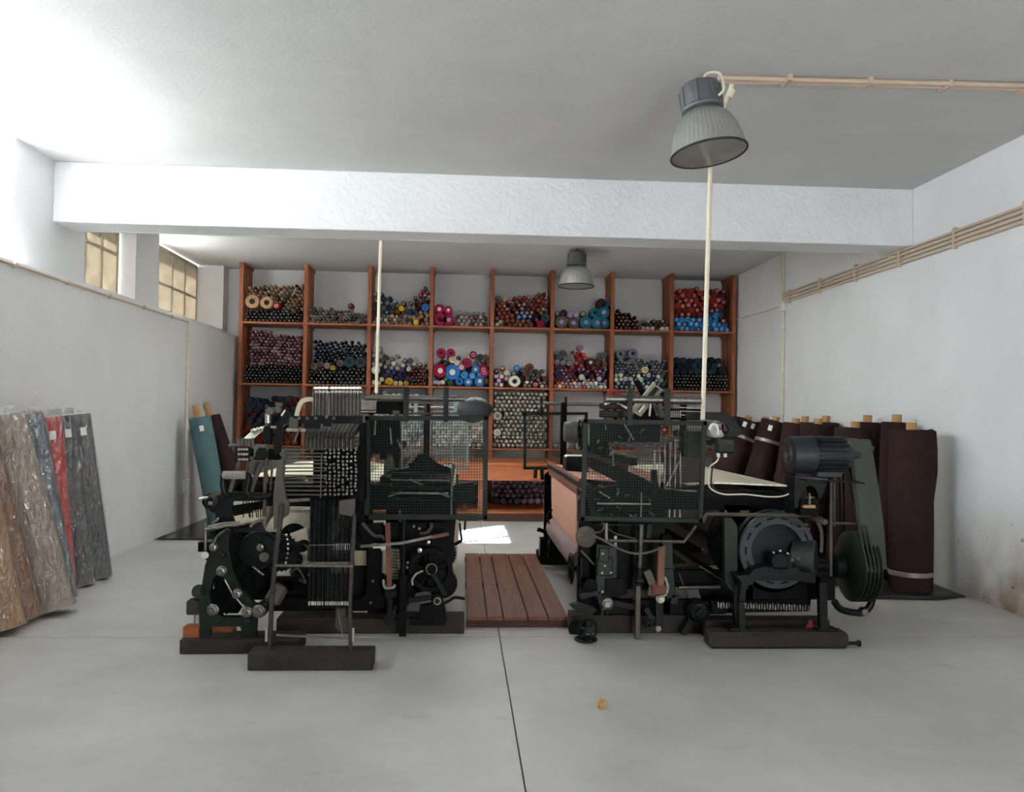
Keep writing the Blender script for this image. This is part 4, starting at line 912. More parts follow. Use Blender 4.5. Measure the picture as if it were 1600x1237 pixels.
for u0, y0_, y1_ in ((850,600,960),(865,640,990),(1150,640,980)): P(MB().bar(zA(u0, y0_, 5.235), zA(u0-8, y1_, 5.235), .012, .006), 'rod_comb', M_STEELD)
for j in range(13): P(MB().torus(zA(852+rnd.uniform(-10, 10), 610+j*28, 5.23), YAX, .010, .0035, 10, 5), 'rod_eye', M_STEELD)
# hanging harness bars
for i in range(19):
    u = 1012+i*16.2+(8 if i > 6 else 0); du = rnd.uniform(-4, 4)
    hb = P(MB().bar(zB(u+18, -90, 5.30), zB(u+du, 715, 5.26), .0085, .016, XAX), 'harness_bar', M_DARK if i % 2 else M_IRON)
    MB().cyl(zB(u+du, 662, 5.25), zB(u+du, 690, 5.25), .0075, 8).build('end_ferrule', M_STEEL, hb)
P(MB().bar(zB(1005,378,5.235), zB(1315,376,5.235), .012, .014).bar(zB(1005,245,5.235), zB(1315,240,5.235), .004, .006), 'harness_comb', M_STEELD)
P(MB().lathe(zB(1270,830,5.3), TOC, [(.05, -.02), (.055, 0), (.05, .02)], 20).box(zB(1250,750,5.3), (.06, .03, .08)), 'harness_weight', M_GREYP)
P(MB().tube(smooth_path(path3(zB, [(1225,730),(1240,830),(1260,900)], 5.27)), .006), 'harness_wire', M_STEELD)

# left linkage
P(MB().cyl(zA(735,300,5.30), zA(705,1120,5.30), .013, 12), 'vertical_shaft', M_GREYP)
P(MB().cyl(zA(735,420,5.30), zA(737,560,5.30), .026, 14), 'shaft_sleeve', M_DARK)
P(MB().cyl(zA(735,325,5.30), zA(735,400,5.30), .018, 14), 'shaft_collar', M_STEEL)
P(MB().cyl(zA(745,308,5.26), zA(745,308,5.36), .024, 16).cyl(zA(745,308,5.30), zA(790,305,5.30), .022), 'elbow_fitting', M_GREYP)
P(MB().cyl(zA(808,275,5.30), zA(808,320,5.30), .026, 14).cyl(zA(822,245,5.30), zA(815,275,5.30), .016).box(zA(820,255,5.30), (.04, .03, .022), ch=.004), 'grease_cup', M_GREYP)
P(MB().tube(path3(zA, [(870,300),(840,345)], 5.29), .007).tube(path3(zA, [(720,430),(800,432)], 5.29), .008), 'link_rod', M_STEEL)
P(MB().cyl(zA(720,795,5.29), zA(722,850,5.29), .016, 12), 'wooden_grip', M_STICK)
for i in range(5):
    P(MB().tube(path3(zA, [(520+26*i, 548-8*i), (612+26*i, 468-8*i), (628+26*i, 440-6*i)], 5.30), .0045, 6).ball(zA(612+26*i, 462-8*i, 5.29), .011, 8, 5), 'feeler_rod', M_STEEL)
    P(MB().cyl(zA(512+26*i, 520+rnd.uniform(-8, 8), 5.28), zA(515+26*i, 575, 5.28), .011, 8), 'feeler_head', M_GREYP)
for j, v in enumerate((602, 640, 680)):
    bk = P(MB().box(zA(543, v, 5.30), (.095, .035, .026), ch=.003), 'feeler_block', M_IRON)
    for i in range(4): MB().bolt(zA(512+21*i, v, 5.282), TOC, .009).build('stud', M_STEEL, bk)
P(MB().cyl(zA(435,577,5.30), zA(500,570,5.30), .012, 10).cyl(zA(470,608,5.30), zA(510,606,5.30), .007), 'feeler_spindle', M_GREYP)
P(MB().bar(zA(610,580,5.30), zA(730,575,5.30), .02, .02).box(zA(650,625,5.30), (.03, .04, .10)).bar(zA(600,672,5.29), zA(665,672,5.29), .02, .02), 'linkage_arm', M_STEELD)
P(MB().cyl(zA(690,640,5.36), zA(690,640,5.27), .04, 16), 'cam_follower', M_DARK)
for (a, b, w_) in (((512,700),(440,945),.022), ((665,700),(605,950),.026), ((610,690),(600,800),.008), ((640,700),(630,830),.008), ((580,700),(566,800),.008), ((772,690),(755,920),.012), ((600,690),(585,830),.006)):
    P(MB().strip([zA(*a, 5.34), zA(*b, 5.34)], w_, .012, YAX), 'link_bar', M_GREYP if w_ > .02 else M_STEELD)
# rope-bound handles
for (x0_, x1_, y0_, y1_) in ((385, 580, 800, 945),):
    P(MB().tube(smooth_path(path3(zA, [(x0_+5,y0_),(x1_-10,y0_+5),(x1_,y0_+60),(x1_-10,y1_-20),(x1_+20,y1_+20)], 5.22)), .022, 10).tube(smooth_path(path3(zA, [(x0_+5,y0_),(x0_+5,y1_-50),(x0_+30,y1_+10),(x0_+60,y1_+20)], 5.22)), .018, 10), 'lever_handle', M_IRON)
    hb = MB()
    for k in range(17): hb.torus(zA(x0_+10+k*10.4, y0_+1, 5.22), XAX, .021, .006, 12, 5)
    P(hb, 'rope_binding', M_ROPE)
P(MB().tube(smooth_path(path3(zA, [(575,800),(560,900),(590,960),(690,970),(770,955)], 5.24)), .02, 10), 'lever_handle', M_IRON)
P(MB().tube(smooth_path(path3(zA, [(600,950),(650,800),(690,710)], 5.26)), .014, 10), 'lever_handle', M_GREYP)
# bearing bracket and slotted panel
P(MB().plate(path3(zA, [(330,990),(350,950),(400,930),(760,950),(770,985),(720,990),(710,1000),(480,995),(452,1020),(450,1130),(330,1130)], 5.33), (0, .05, 0)), 'bearing_bracket', M_IRON, bevel=.004)
P(MB().plate(path3(zA, [(450,1040),(700,1000),(705,1060),(455,1100)], 5.36), (0, .02, 0)), 'slot_panel', M_DARK)
P(MB().lathe(zA(295,1000,5.34), TOC, [(.05, -.02), (.055, 0), (.05, .02), (.03, .025), (.02, .05), (0, .05)], 20), 'bearing_cap', M_IRON)
P(MB().cyl(zA(205,985,5.32), zA(320,965,5.32), .010, 8).cyl(zA(280,1015,5.30), zA(310,1020,5.30), .014), 'clamp_screw', M_STEEL)
P(MB().plate(path3(zA, [(270,960),(320,930),(380,920),(370,950),(330,965),(320,1010),(280,1020)], 5.31), (0, .04, 0)), 'bearing_cover', M_GREYP, bevel=.004)
P(MB().plate(path3(zA, [(250,1010),(325,1020),(330,1100),(290,1080)], 5.35), (0, .03, 0)), 'bracket_web', M_IRON)
P(MB().plate(path3(zA, [(470,1120),(700,1075),(700,1125),(600,1170),(490,1170)], 5.7), (0, .01, 0)).plate(path3(zA, [(470,1005),(700,1000),(700,1020),(470,1040)], 5.7), (0, .01, 0)), 'card_strip', M_CORD)
for k in range(7): P(MB().tube(path3(zA, [(545+22*k, 990), (560+20*k+rnd.uniform(-15, 15), 1130)], 5.31), .0035, 5), 'pull_wire', M_DARK)
for k, (a, b) in enumerate((((250,1225),(480,1190)), ((270,1205),(520,1170)), ((330,1215),(560,1180)), ((480,1195),(640,1170)), ((600,1200),(700,1150)))):
    P(MB().tube(smooth_path([zA(*a, 5.36), zA((a[0]+b[0])/2, (a[1]+b[1])/2-12, 5.36), zA(*b, 5.36)]), .009, 8), 'treadle_rod', M_STEELD)
P(MB().cyl(zB(243,80,5.40), zB(243,330,5.40), .010).cyl(zB(240,320,5.42), zB(240,320,5.36), .022), 'tension_rod', M_STEELD)
P(MB().tube(smooth_path(path3(zB, [(290,90),(330,60),(335,40)], 5.4)), .009), 'oil_pipe', M_STEELD)
P(MB().plate(path3(zB, [(420,150),(760,150),(770,190),(740,560),(700,640),(640,640),(500,540),(425,300)], 5.80), (0, .02, 0)), 'gear_backplate', M_DARK)

# right half of the left loom (behind and under the guard)
P(MB().ring(zD(750,560,5.78), YAX, .150, .120, .03, 40).lathe(zD(750,560,5.78), TOC, [(.05, -.03), (.05, .02), (.042, .025), (.042, .03), (0, .03)], 20), 'hand_gear', M_DARK)
for k in range(5):
    a = k*2*PI/5+.4; c = zD(750,560,5.78); P(MB().bar(c, c+V((math.cos(a)*.13, 0, math.sin(a)*.13)), .025, .012, YAX), 'gear_spoke', M_DARK)
P(MB().torus(zD(755,555,5.74), YAX, .036, .005, 20, 6), 'hub_ring', M_STEELD)
P(MB().gear(zD(850,680,5.86), YAX, .105, .05, 30), 'gear', M_DARK)
P(MB().gear(zD(830,420,5.88), YAX, .115, .05, 30), 'gear', M_DARK)
P(MB().strip(path3(zD, [(765,590),(880,790)], 5.73), .034, .014, YAX), 'crank_arm', M_IRON, bevel=.003)
P(MB().strip(path3(zD, [(550,830),(800,800)], 5.74), .034, .02, YAX), 'picking_lever', M_IRON, bevel=.003)
P(MB().lathe(zD(805,830,5.72), TOC, [(.04, -.05), (.042, 0), (.034, .02), (.02, .022), (.02, .03), (0, .03)], 20), 'lever_boss', M_IRON)
P(MB().torus(zD(805,838,5.685), YAX, .022, .004, 18, 6), 'lever_ring', M_STEEL)
P(MB().tube(smooth_path(path3(zD, [(840,870),(905,835),(960,805),(1045,815)], 5.74)), .011), 'pedal_arm', M_IRON)
P(MB().plate(path3(zD, [(650,880),(800,850),(870,880),(890,990),(870,1050),(560,1050),(560,990),(650,990)], 5.84), (0, .05, 0)), 'foot_casting', M_DARK, bevel=.005)
P(MB().box2((zD(490,0,5.72).x, 5.70, .02), (zD(552,0,5.72).x, 5.75, zD(0,600,5.72).z)), 'picking_stick_guide', M_DARK, bevel=.003)
P(MB().cyl(zD(510,100,5.74), zD(505,620,5.74), .016, 10), 'guide_rod', M_IRON)
P(MB().strip(path3(zD, [(370,150),(385,710)], 5.68), .034, .03, YAX), 'picking_stick', M_STICK, bevel=.004)
P(MB().tube(smooth_path(path3(zD, [(330,650),(350,720),(420,715),(430,690)], 5.66)), .009), 'leather_loop', M_ROPE)
P(MB().box(zD(395,770,5.70), (.08, .05, .06), ch=.008).strip(path3(zD, [(395,800),(380,1000)], 5.70), .03, .03, YAX).strip(path3(zD, [(440,880),(420,960)], 5.69), .02, .02, YAX), 'stick_pivot', M_IRON)
P(MB().cyl(zD(380,1000,5.7)+V((0, -.03, 0)), zD(380,1000,5.7)+V((0, .05, 0)), .035, 14), 'pivot_drum', M_IRON)
P(MB().strip(path3(zD, [(130,355),(350,340),(500,325),(760,270),(890,250)], 5.66), .018, .016, YAX).tube(smooth_path(path3(zD, [(860,255),(885,250),(905,246)], 5.66)), .013), 'shift_lever', M_STEELD)
P(MB().strip(path3(zD, [(760,275),(880,250)], 5.65), .022, .02, YAX), 'lever_grip', M_STICK)
for u0, v0, u1, v1 in ((1000,150,1020,300),(1050,130,1045,215),(945,340,1025,300),(945,350,1020,310)): P(MB().tube(path3(zD, [(u0,v0),(u1,v1)], 6.1), .009, 6), 'far_linkage', M_IRON)
P(MB().plate(path3(zD, [(120,160),(330,150),(345,280),(300,310),(170,330),(130,260)], 5.80), (0, .03, 0)).plate(path3(zD, [(370,150),(900,150),(900,320),(870,360),(540,350),(540,290),(380,290)], 5.84), (0, .03, 0)), 'picking_motion_case', M_DARK, bevel=.004)
for q_ in ([(150,150),(180,190),(250,260),(320,270),(340,300)], [(750,150),(755,190),(710,235),(650,240)]): P(MB().tube(smooth_path(path3(zD, q_, 5.74)), .012), 'curved_arm', M_GREYP)
P(MB().lathe(zD(652,388,5.76), TOC, [(.016, 0), (.016, .02), (0, .022)], 12).lathe(zD(728,318,5.76), TOC, [(.012, 0), (.012, .02), (0, .022)], 12), 'oil_cap', M_STEEL)
for u, v in ((600,180),(648,200),(540,540),(545,500),(240,660),(220,850)): P(MB().bolt(zD(u, v, 5.76), TOC, .010), 'bolt', M_STEELD)
P(MB().tube(smooth_path(path3(zD, [(590,700),(585,650),(620,600),(680,570)], 5.70)), .008), 'link_rod', M_STEEL)
sp = MB()
for k in range(10): sp.torus(zD(430+5*math.sin(k), 380+28*k, 5.76), ZAX, .022, .006, 12, 5)
P(sp, 'brake_spring', M_GREYP)
P(MB().plate(path3(zD, [(315,390),(470,380),(480,580),(440,660),(330,640)], 6.1), (0, .01, 0)), 'cloth_guide', M_CORD)
# shuttle boxes behind the guard
for k in range(5):
    P(MB().box2((zC(360,0,5.95).x, 5.80, .93+.045*k), (zC(830,0,5.95).x, 6.4, .942+.045*k)), 'shuttle_box', M_STEELD if k % 2 else M_IRON, bevel=.002)
P(MB().plate(path3(zC, [(330,780),(470,760),(560,640),(620,640),(720,720),(830,760),(850,930),(830,1040),(150,1040),(260,930),(340,900)], 5.86), (0, .03, 0), [path3(zC, [(570,800),(820,800),(820,890),(620,890)], 5.86)]), 'box_end_casting', M_DARK, bevel=.004)
for u0, v0, u1, v1 in ((410,340,420,770),(320,420,330,560),(200,350,190,480),(840,350,835,1150),(380,520,415,600),(440,760,520,640),(590,900,480,850),(300,1000,420,960),(700,960,820,1000)):
    P(MB().tube(path3(zC, [(u0,v0),(u1,v1)], 5.75), .006, 6), 'box_rod', M_STEEL)
P(MB().plate(path3(zC, [(860,900),(1030,880),(1035,1050),(860,1060)], 6.2), (0, .05, 0)), 'take_up_case', M_DARK)
P(MB().plate(path3(zC, [(140,360),(420,345),(400,760),(360,760),(340,640),(150,640)], 5.98), (0, .03, 0)), 'heald_side', M_DARK)
# top rail with pipe, links
P(MB().box2((zC(80,0,5.7).x, 5.68, zC(0,300,5.7).z), (zC(440,0,5.7).x, 5.76, zC(0,190,5.7).z)), 'head_box', M_DARK, bevel=.004)
for k in range(14): P(MB().cyl(zC(70+10*k, 195, 5.66), zC(70+10*k, 270, 5.66), .0035, 6), 'heald_wire', M_STEEL)
P(MB().bar(zC(60,192,5.65), zC(210,195,5.65), .01, .01).bar(zC(60,285,5.65), zC(200,285,5.65), .01, .01), 'wire_rail', M_STEEL)
P(MB().bar(zC(480,205,5.8), zC(780,215,5.8), .018, .014).bar(zC(480,300,5.8), zC(980,300,5.8), .016, .014).bar(zC(615,190,5.8), zC(620,310,5.8), .02, .014), 'head_rail', M_GREYP)
P(MB().box(zC(375,290,5.68), (.05, .03, .025)), 'cast_clamp', M_GREYP)
guard(LL, [(574, 653), (759, 653), (758, 808), (573, 808)], 5.52, [(635, .036), (697, .034)], [(571, 621), (726, 623)], .019)
guard(LL, [(628, 657), (730, 656), (730, 732), (628, 733)], 8.9, [(650, .04), (712, .04)], [(600, 637), (735, 638)], .02, cell=.03, wire=.002, m=mat('far_guard_paint', hx('8fa3a0'), .5, .2))
# far end of the dobby side, weaver's bits
for x in (-.35, -1.45): P(MB().box2((x-.03, 8.5, 1.0), (x+.03, 8.56, 1.72)), 'arch_post', M_DARK, bevel=.004)
# bag hung on the far end
bg_ = MB().ball(at(742, 640, 8.8), .17, 16, 10, (1.1, .5, .75)); rnd = random.Random(2)
for k in range(len(bg_.v)): bg_.v[k] += V((rnd.uniform(-.012, .012),)*3)
o = bg_.build('cloth_bag', mat('black_bag', hx('2a2c30'), .5, var=.2), org=at(742, 655, 8.8), smooth=1.0); tag(o, 'black bag lying on top of the left loom far end', 'bag')
# ------------------------------------------------------------------ right loom
RL = thing('power_loom', 'black power loom with motor, belt guard and pink cloth, right of the duckboard', 'loom', (1.7, 5.9, 0), 'power looms')
def P(mb, name, m, par=RL, **k): return mb.build(name, m, par, **k)
# timbers
P(MB().box(((1.667+2.62)/2, 5.53, .055), (.953, .15, .11), ch=.02), 'timber_sole', M_TIMB)
P(MB().box2((1.72, 5.75, 0), (2.62, 5.9, .12)), 'timber_sole', M_TIMB, bevel=.008)
P(MB().box2((.79, 5.86, 0), (1.75, 6.02, .13)), 'timber_sole', M_TIMB, bevel=.008)
P(MB().box2((.80, 8.5, 0), (2.7, 8.7, .13)), 'timber_sole', M_TIMB, bevel=.008)
# end frames
fr = [(.86,.13),(1.12,.13),(1.2,.3),(1.75,.3),(1.8,.13),(2.5,.13),(2.55,.95),(2.3,1.0),(1.0,1.02),(.86,.92)]
hl = [[(1.12,.42),(1.30,.42),(1.30,.86),(1.12,.86)], [(1.45,.42),(1.95,.42),(1.95,.86),(1.45,.86)], [(2.05,.42),(2.4,.42),(2.4,.86),(2.05,.86)]]
for Y in (6.0, 8.5): P(MB().plate([V((x, Y, z)) for x, z in fr], (0, .05, 0), [[V((x, Y, z)) for x, z in h] for h in hl]), 'end_frame', M_DARK, bevel=.004)
for x, z, r in ((.93, 1.0, .04), (2.45, .98, .05), (1.3, .3, .04), (2.0, .3, .04), (1.9, .62, .035)): P(MB().cyl((x, 6.0, z), (x, 8.55, z), r, 18), 'cross_shaft', M_IRON)
P(MB().plate(path3(zF, [(530,310),(640,330),(690,350),(690,590),(610,600),(600,700),(520,760)], 5.82), (0, .05, 0)), 'frame_column', M_GRN, bevel=.004)
P(MB().box(zF(585,395,5.81), (.07, .02, .10), ch=.004).box(zF(592,490,5.815), (.11, .02, .13), ch=.006), 'cover_plate', M_GRN)
bolts(RL, zF, [(570,538),(640,538),(592,482),(575,385),(570,690),(750,808),(820,745)], 5.80, .010)
P(MB().plate(path3(zF, [(600,590),(720,585),(740,640),(790,700),(690,740),(600,720)], 5.80), (0, .08, 0)), 'gear_case', M_DARK, bevel=.008)
P(MB().box2((zF(700,0,5.9).x, 5.9, .3), (zF(1080,0,5.9).x, 5.93, .98)), 'side_panel', M_DARK)
P(MB().strip(path3(zF, [(1090,260),(1100,500),(1120,740),(1180,760)], 5.84), .07, .05, YAX), 'frame_column', M_GRN, bevel=.004)
P(MB().cyl(zF(482,645,5.85), zF(482,645,5.80), .048, 20), 'pulley', M_DARK)
# warp beam and warp
P(MB().lathe((2.15, 6.17, .62), YAX, [(.215, 0), (.22, .05), (.22, 2.1), (.215, 2.17)], 36), 'warp_beam', mat('grey_warp', hx('8e8778'), .85, var=.15, scale=40, stretch=(.2, 40, .2)))
for y_ in (6.14, 8.35): P(MB().lathe((2.15, y_, .62), YAX, [(.04, -.05), (.30, -.012), (.30, .012), (.04, .05)], 36), 'beam_flange', M_DARK)
wp = MB(); prof = [(2.37, .62), (2.50, .97), (2.46, 1.035), (2.05, 1.05), (1.7, 1.03)]
wp._add([V((x, y, z)) for x, z in prof for y in (6.15, 8.33)], [(2*i, 2*i+1, 2*i+3, 2*i+2) for i in range(len(prof)-1)]); P(wp, 'warp_sheet', M_WARP).modifiers.new('t', 'SOLIDIFY').thickness = .004
# pink cloth over the breast beam down to its roller
M_PINK = mat('pink_cloth', hx('bd8a7a'), .9, bump=.1, bscale=150, spec=.1)
nt = M_PINK.node_tree; bt = nt.nodes.new('ShaderNodeTexBrick'); tcn = nt.nodes.new('ShaderNodeTexCoord'); mpn = nt.nodes.new('ShaderNodeMapping')
mpn.inputs['Rotation'].default_value = (0, PI/2, PI/2); nt.links.new(tcn.outputs['Object'], mpn.inputs[0]); nt.links.new(mpn.outputs[0], bt.inputs['Vector'])
bt.inputs['Color1'].default_value = (*hx('bd8a7a'), 1); bt.inputs['Color2'].default_value = (*hx('b88474'), 1); bt.inputs['Mortar'].default_value = (*hx('cfa898'), 1)
bt.inputs['Scale'].default_value = 22; bt.inputs['Mortar Size'].default_value = .03; nt.links.new(bt.outputs['Color'], nt.nodes['Principled BSDF'].inputs['Base Color'])
XC = .90; wp = MB(); prof = [(1.7, 1.03), (1.3, 1.02), (.94, 1.045), (.905, 1.03), (XC-.005, .99), (XC, .8), (XC+.005, .56), (XC+.05, .42)]
N = 12; ys = [6.42+(8.2-6.42)*k/N for k in range(N+1)]
wp._add([V((x+.004*math.sin(5*y), y, z)) for x, z in prof for y in ys], [(i*(N+1)+k, i*(N+1)+k+1, (i+1)*(N+1)+k+1, (i+1)*(N+1)+k) for i in range(len(prof)-1) for k in range(N)])
P(wp, 'woven_cloth', M_PINK, smooth=1.0).modifiers.new('t', 'SOLIDIFY').thickness = .004
P(MB().box2((.885, 6.3, .93), (.94, 8.35, .99)).cyl((.90, 6.2, 1.045), (.90, 8.4, 1.045), .018, 12), 'breast_beam', M_STICK, bevel=.004)
P(MB().lathe((.95, 6.3, .42), YAX, [(.03, -.2), (.03, 0), (.10, .01), (.105, .05), (.105, 1.85), (.10, 1.9), (.03, 1.91), (.03, 2.1)], 28), 'cloth_roller', mat('mauve_cloth_roll', hx('86706e'), .85, var=.15, scale=10, stretch=(1, .2, 1)))
P(MB().box2((.80, 8.25, .12), (1.15, 8.4, .30)).plate([V((.86, 8.3, .12)), V((1.1, 8.3, .12)), V((1.1, 8.3, .95)), V((.9, 8.3, .95)), V((.93, 8.3, .45))], (0, .06, 0)), 'far_bracket', M_DARK, bevel=.004)
P(MB().tube(smooth_path(path3(zF, [(50,190),(100,205),(150,240)], 8.1)), .02, 8), 'pedal_arm', M_DARK)
P(MB().torus(zF(145,350,8.0), XAX, .07, .02, 20, 8), 'ratchet_wheel', M_DARK)
P(MB().tube(smooth_path(path3(zF, [(170,30),(135,70),(140,130),(175,170)], 8.0)), .01, 6), 'bent_wire', M_DARK)
# sley, reed, healds
P(MB().box((1.30, 7.3, 1.0), (.08, 2.5, .11)).box((1.28, 7.3, 1.2), (.05, 2.4, .06)), 'sley', M_DARK, bevel=.004)
rd = MB()
for k in range(110): rd.box((1.28, 6.28+k*.0185, 1.11), (.012, .004, .15))
P(rd, 'reed', M_STEELD)['kind'] = 'stuff'
for k in range(6):
    x = 1.45+.04*k; P(MB().box2((x, 6.2, .74), (x+.012, 8.3, .765)).box2((x, 6.2, 1.26+.02*k), (x+.012, 8.3, 1.285+.02*k)).box2((x, 6.2, .74), (x+.012, 6.22, 1.27+.02*k)), 'heald_frame', M_STEELD)
# handwheels at the take-up
P(MB().wheel(at(892, 888, 6.12), XAX, .105, .011, 5), 'handwheel', M_IRON)
P(MB().cyl(at(892, 888, 6.12), at(935, 888, 6.12), .016, 10).box(at(912, 888, 6.12), (.05, .06, .16), ch=.006), 'take_up_gear', M_DARK)
P(MB().gear(at(921, 880, 6.05), XAX, .06, .03, 20), 'gear', M_DARK)
P(MB().wheel(at(918, 983, 5.70), V((.15, -1, .1)), .066, .010, 5), 'handwheel', M_IRON)
P(MB().cyl(at(918, 983, 5.70), at(918, 983, 5.70)+V((0, .2, 0)), .014, 10).cyl(at(901, 982, 5.9), at(901, 982, 5.84), .06, 20), 'wheel_shaft', M_DARK)
hw = MB().wheel(at(915, 1001, 5.66), V((0, 0, 1)), .070, .009, 5).build('handwheel', M_IRON, org=at(915, 1003, 5.66)); hw.location.z = .0
hw.location.z = -min(v.co.z for v in hw.data.vertices); tag(hw, 'loose iron handwheel lying flat on the floor by the right loom', 'handwheel')
P(MB().strip(path3(zF, [(405,420),(395,700)], 5.95), .012, .012, YAX).tube(smooth_path(path3(zF, [(375,480),(380,600),(410,620)], 5.93)), .010), 'ratchet_pawl', M_IRON)
ch = MB()
for k in range(16): ch.ball(zF(405+6.5*k, 365+7*k, 5.9), .010, 6, 4)
P(ch, 'take_up_chain', M_STEELD)['kind'] = 'stuff'
P(MB().ball(zF(440,250,5.80), .075, 18, 12, (1, .8, 1)), 'yarn_ball', mat('grey_wool', hx('5f594f'), .95, bump=.6, bscale=90))
# levers low on the near end
P(MB().strip(path3(zF, [(600,770),(850,820)], 5.74), .045, .025, YAX), 'picking_lever', M_IRON, bevel=.004)
P(MB().lathe(zF(608,785,5.73), TOC, [(.05, -.08), (.052, 0), (.04, .025), (.02, .03), (.02, .045), (0, .045)], 22).torus(zF(608,785,5.69), YAX, .026, .005, 18, 6), 'lever_boss', M_STEELD)
P(MB().plate(path3(zF, [(565,800),(630,800),(620,880),(595,915),(565,900)], 5.70), (0, .02, 0), [path3(zF, [(582,820),(612,820),(602,885),(580,880)], 5.70)]), 'slotted_link', M_IRON, bevel=.002)
P(MB().strip(path3(zF, [(560,790),(540,700),(390,730)], 5.72), .03, .03, YAX), 'pedal_lever', M_IRON)
P(MB().plate(path3(zF, [(310,800),(390,780),(500,810),(530,840),(490,880),(340,830)], 5.70), (0, .05, 0)), 'foot_pedal', M_IRON, bevel=.004)
P(MB().box2((zF(848,0,5.70).x, 5.68, .005), (zF(886,0,5.70).x, 5.73, zF(0,640,5.70).z)), 'stick_guide', M_GREYP, bevel=.003)
P(MB().cyl(zF(890,150,5.70), zF(875,500,5.70), .015, 10), 'guide_rod', M_STEELD)
P(MB().cyl(zF(875,500,5.70), zF(868,640,5.70), .024, 12).cyl(zF(845,600,5.7), zF(895,600,5.7), .03, 12), 'guide_collar', M_IRON)
P(MB().strip(path3(zF, [(1050,330),(1040,640)], 5.66), .05, .04, YAX), 'picking_stick', mat('oiled_leather_wood', hx('6b452f'), .6, var=.2), bevel=.006)
P(MB().box(zF(1030,675,5.66), (.10, .06, .075), ch=.012), 'stick_socket', M_STICK)
P(MB().tube(smooth_path(path3(zF, [(1075,570),(1100,650),(1080,715),(1020,740),(1020,765)], 5.64)), .010), 'leather_loop', M_ROPE)
P(MB().ball(zF(1040,748,5.66), .032, 12, 8), 'rag', M_CORD)
P(MB().strip(path3(zF, [(930,520),(980,640),(960,720)], 5.68), .05, .03, YAX), 'check_strap', M_GREYP)
P(MB().strip(path3(zF, [(1030,770),(1030,960)], 5.70), .05, .03, YAX).strip(path3(zF, [(920,820),(980,920),(930,960),(1000,1000)], 5.69), .035, .03, YAX), 'stick_pivot', M_IRON)
P(MB().lathe(zF(1020,985,5.69), TOC, [(.03, -.04), (.032, 0), (.02, .02), (0, .02)], 16), 'pivot_pin', M_STEELD)
P(MB().strip(smooth_path(path3(zF, [(480,235),(560,265),(640,310),(740,360),(850,385),(960,370),(1080,325)], 5.64)), .014, .01, YAX), 'shift_rod', M_GREYP)
P(MB().tube(smooth_path(path3(zF, [(500,210),(560,210),(590,160),(570,130)], 5.66)), .005, 6).tube(smooth_path(path3(zF, [(620,190),(700,230),(840,265)], 5.7)), .005, 6), 'loose_wire', M_STEELD)
P(MB().cyl(zF(605,140,5.68), zF(605,290,5.68), .012, 10), 'rod_stub', M_STEEL)
P(MB().tube(path3(zF, [(620,280),(1230,290),(1330,160)], 5.75), .012, 8), 'frame_rod', M_STEELD)
P(MB().strip(path3(zF, [(870,170),(850,300),(860,480)], 5.76), .03, .03, YAX).strip(path3(zF, [(950,150),(940,260)], 5.76), .03, .03, YAX), 'hanger', M_IRON)
P(MB().lathe(zF(1350,850,5.75), TOC, [(.075, -.1), (.08, 0), (.06, .03), (.035, .035), (.03, .06), (0, .06)], 24).torus(zF(1355,852,5.685), YAX, .030, .005, 18, 6), 'shaft_bearing', M_IRON)
P(MB().plate(path3(zF, [(1270,790),(1430,780),(1430,900),(1330,920),(1260,1030),(1220,1040),(1215,1000),(1270,920)], 5.76), (0, .06, 0)), 'bearing_arm', M_IRON, bevel=.004)
P(MB().plate(path3(zF, [(1150,470),(1340,470),(1500,620),(1180,640)], 6.3), (0, .02, 0)), 'dust_tray', M_GREYP)
P(MB().tube(path3(zF, [(1190,660),(1520,655)], 5.9), .014).tube(path3(zF, [(1190,540),(1260,740)], 5.92), .006), 'tie_rod', M_STEELD)
P(MB().bar(zF(1350,480,5.95), zF(1540,600,5.95), .03, .01), 'brace', M_GREYP)
P(MB().box2((zF(1060,0,5.85).x, 5.84, .13), (zF(1130,0,5.85).x, 5.9, .7)), 'frame_leg', M_DARK, bevel=.004)
P(MB().box2((1.0, 5.84, .14), (1.9, 5.9, .24)), 'lower_girder', M_DARK, bevel=.004)
# drive end: ring wheel, pedestal, brake, legs
c = zH(625, 325, 5.62)
rg = P(MB().ring(c, YAX, .262, .178, .05, 56), 'brake_wheel', mat('grey_iron_wheel', hx('33373a'), .5, 0, spec=.3), bevel=.004)
for k in range(14):
    a = 2*PI*k/14; e = V((math.cos(a), 0, math.sin(a))); MB().bar(c+e*.222-e.cross(YAX)*.026+V((0, -.0265, 0)), c+e*.222+e.cross(YAX)*.026+V((0, -.0265, 0)), .012, .004, e).build('slot', M_DARK, rg)
P(MB().lathe(c+V((0, .03, 0)), TOC, [(.18, 0), (.178, .004), (.06, .02), (0, .02)], 40), 'wheel_web', mat('blue_black_iron', hx('0e1016'), .5, 0, spec=.2))
P(MB().lathe(c+V((0, .06, 0)), TOC, [(.262, -.06), (.268, -.05), (.268, .0), (.262, .01)], 56), 'wheel_rim', M_IRON)
P(MB().box(zH(640,400,5.52), (.11, .12, .10), ch=.012).cyl(zH(645,405,5.46), zH(645,405,5.42), .045, 22).box(zH(710,400,5.5), (.03, .05, .09)), 'bearing_block', M_IRON)
bolts(RL, zH, [(652,330),(708,350),(605,345)], 5.48, .009, m=M_STEEL)
P(MB().cyl(zH(640,405,5.55), zH(840,395,5.58), .025, 12).cyl(zH(770,380,5.54), zH(800,400,5.54), .018, 10), 'drive_shaft', M_STEELD)
P(MB().plate(path3(zH, [(420,520),(460,470),(530,450),(780,455),(800,480),(910,500),(910,560),(760,550),(470,550)], 5.48), (0, .14, 0)), 'pedestal', M_IRON, bevel=.006)
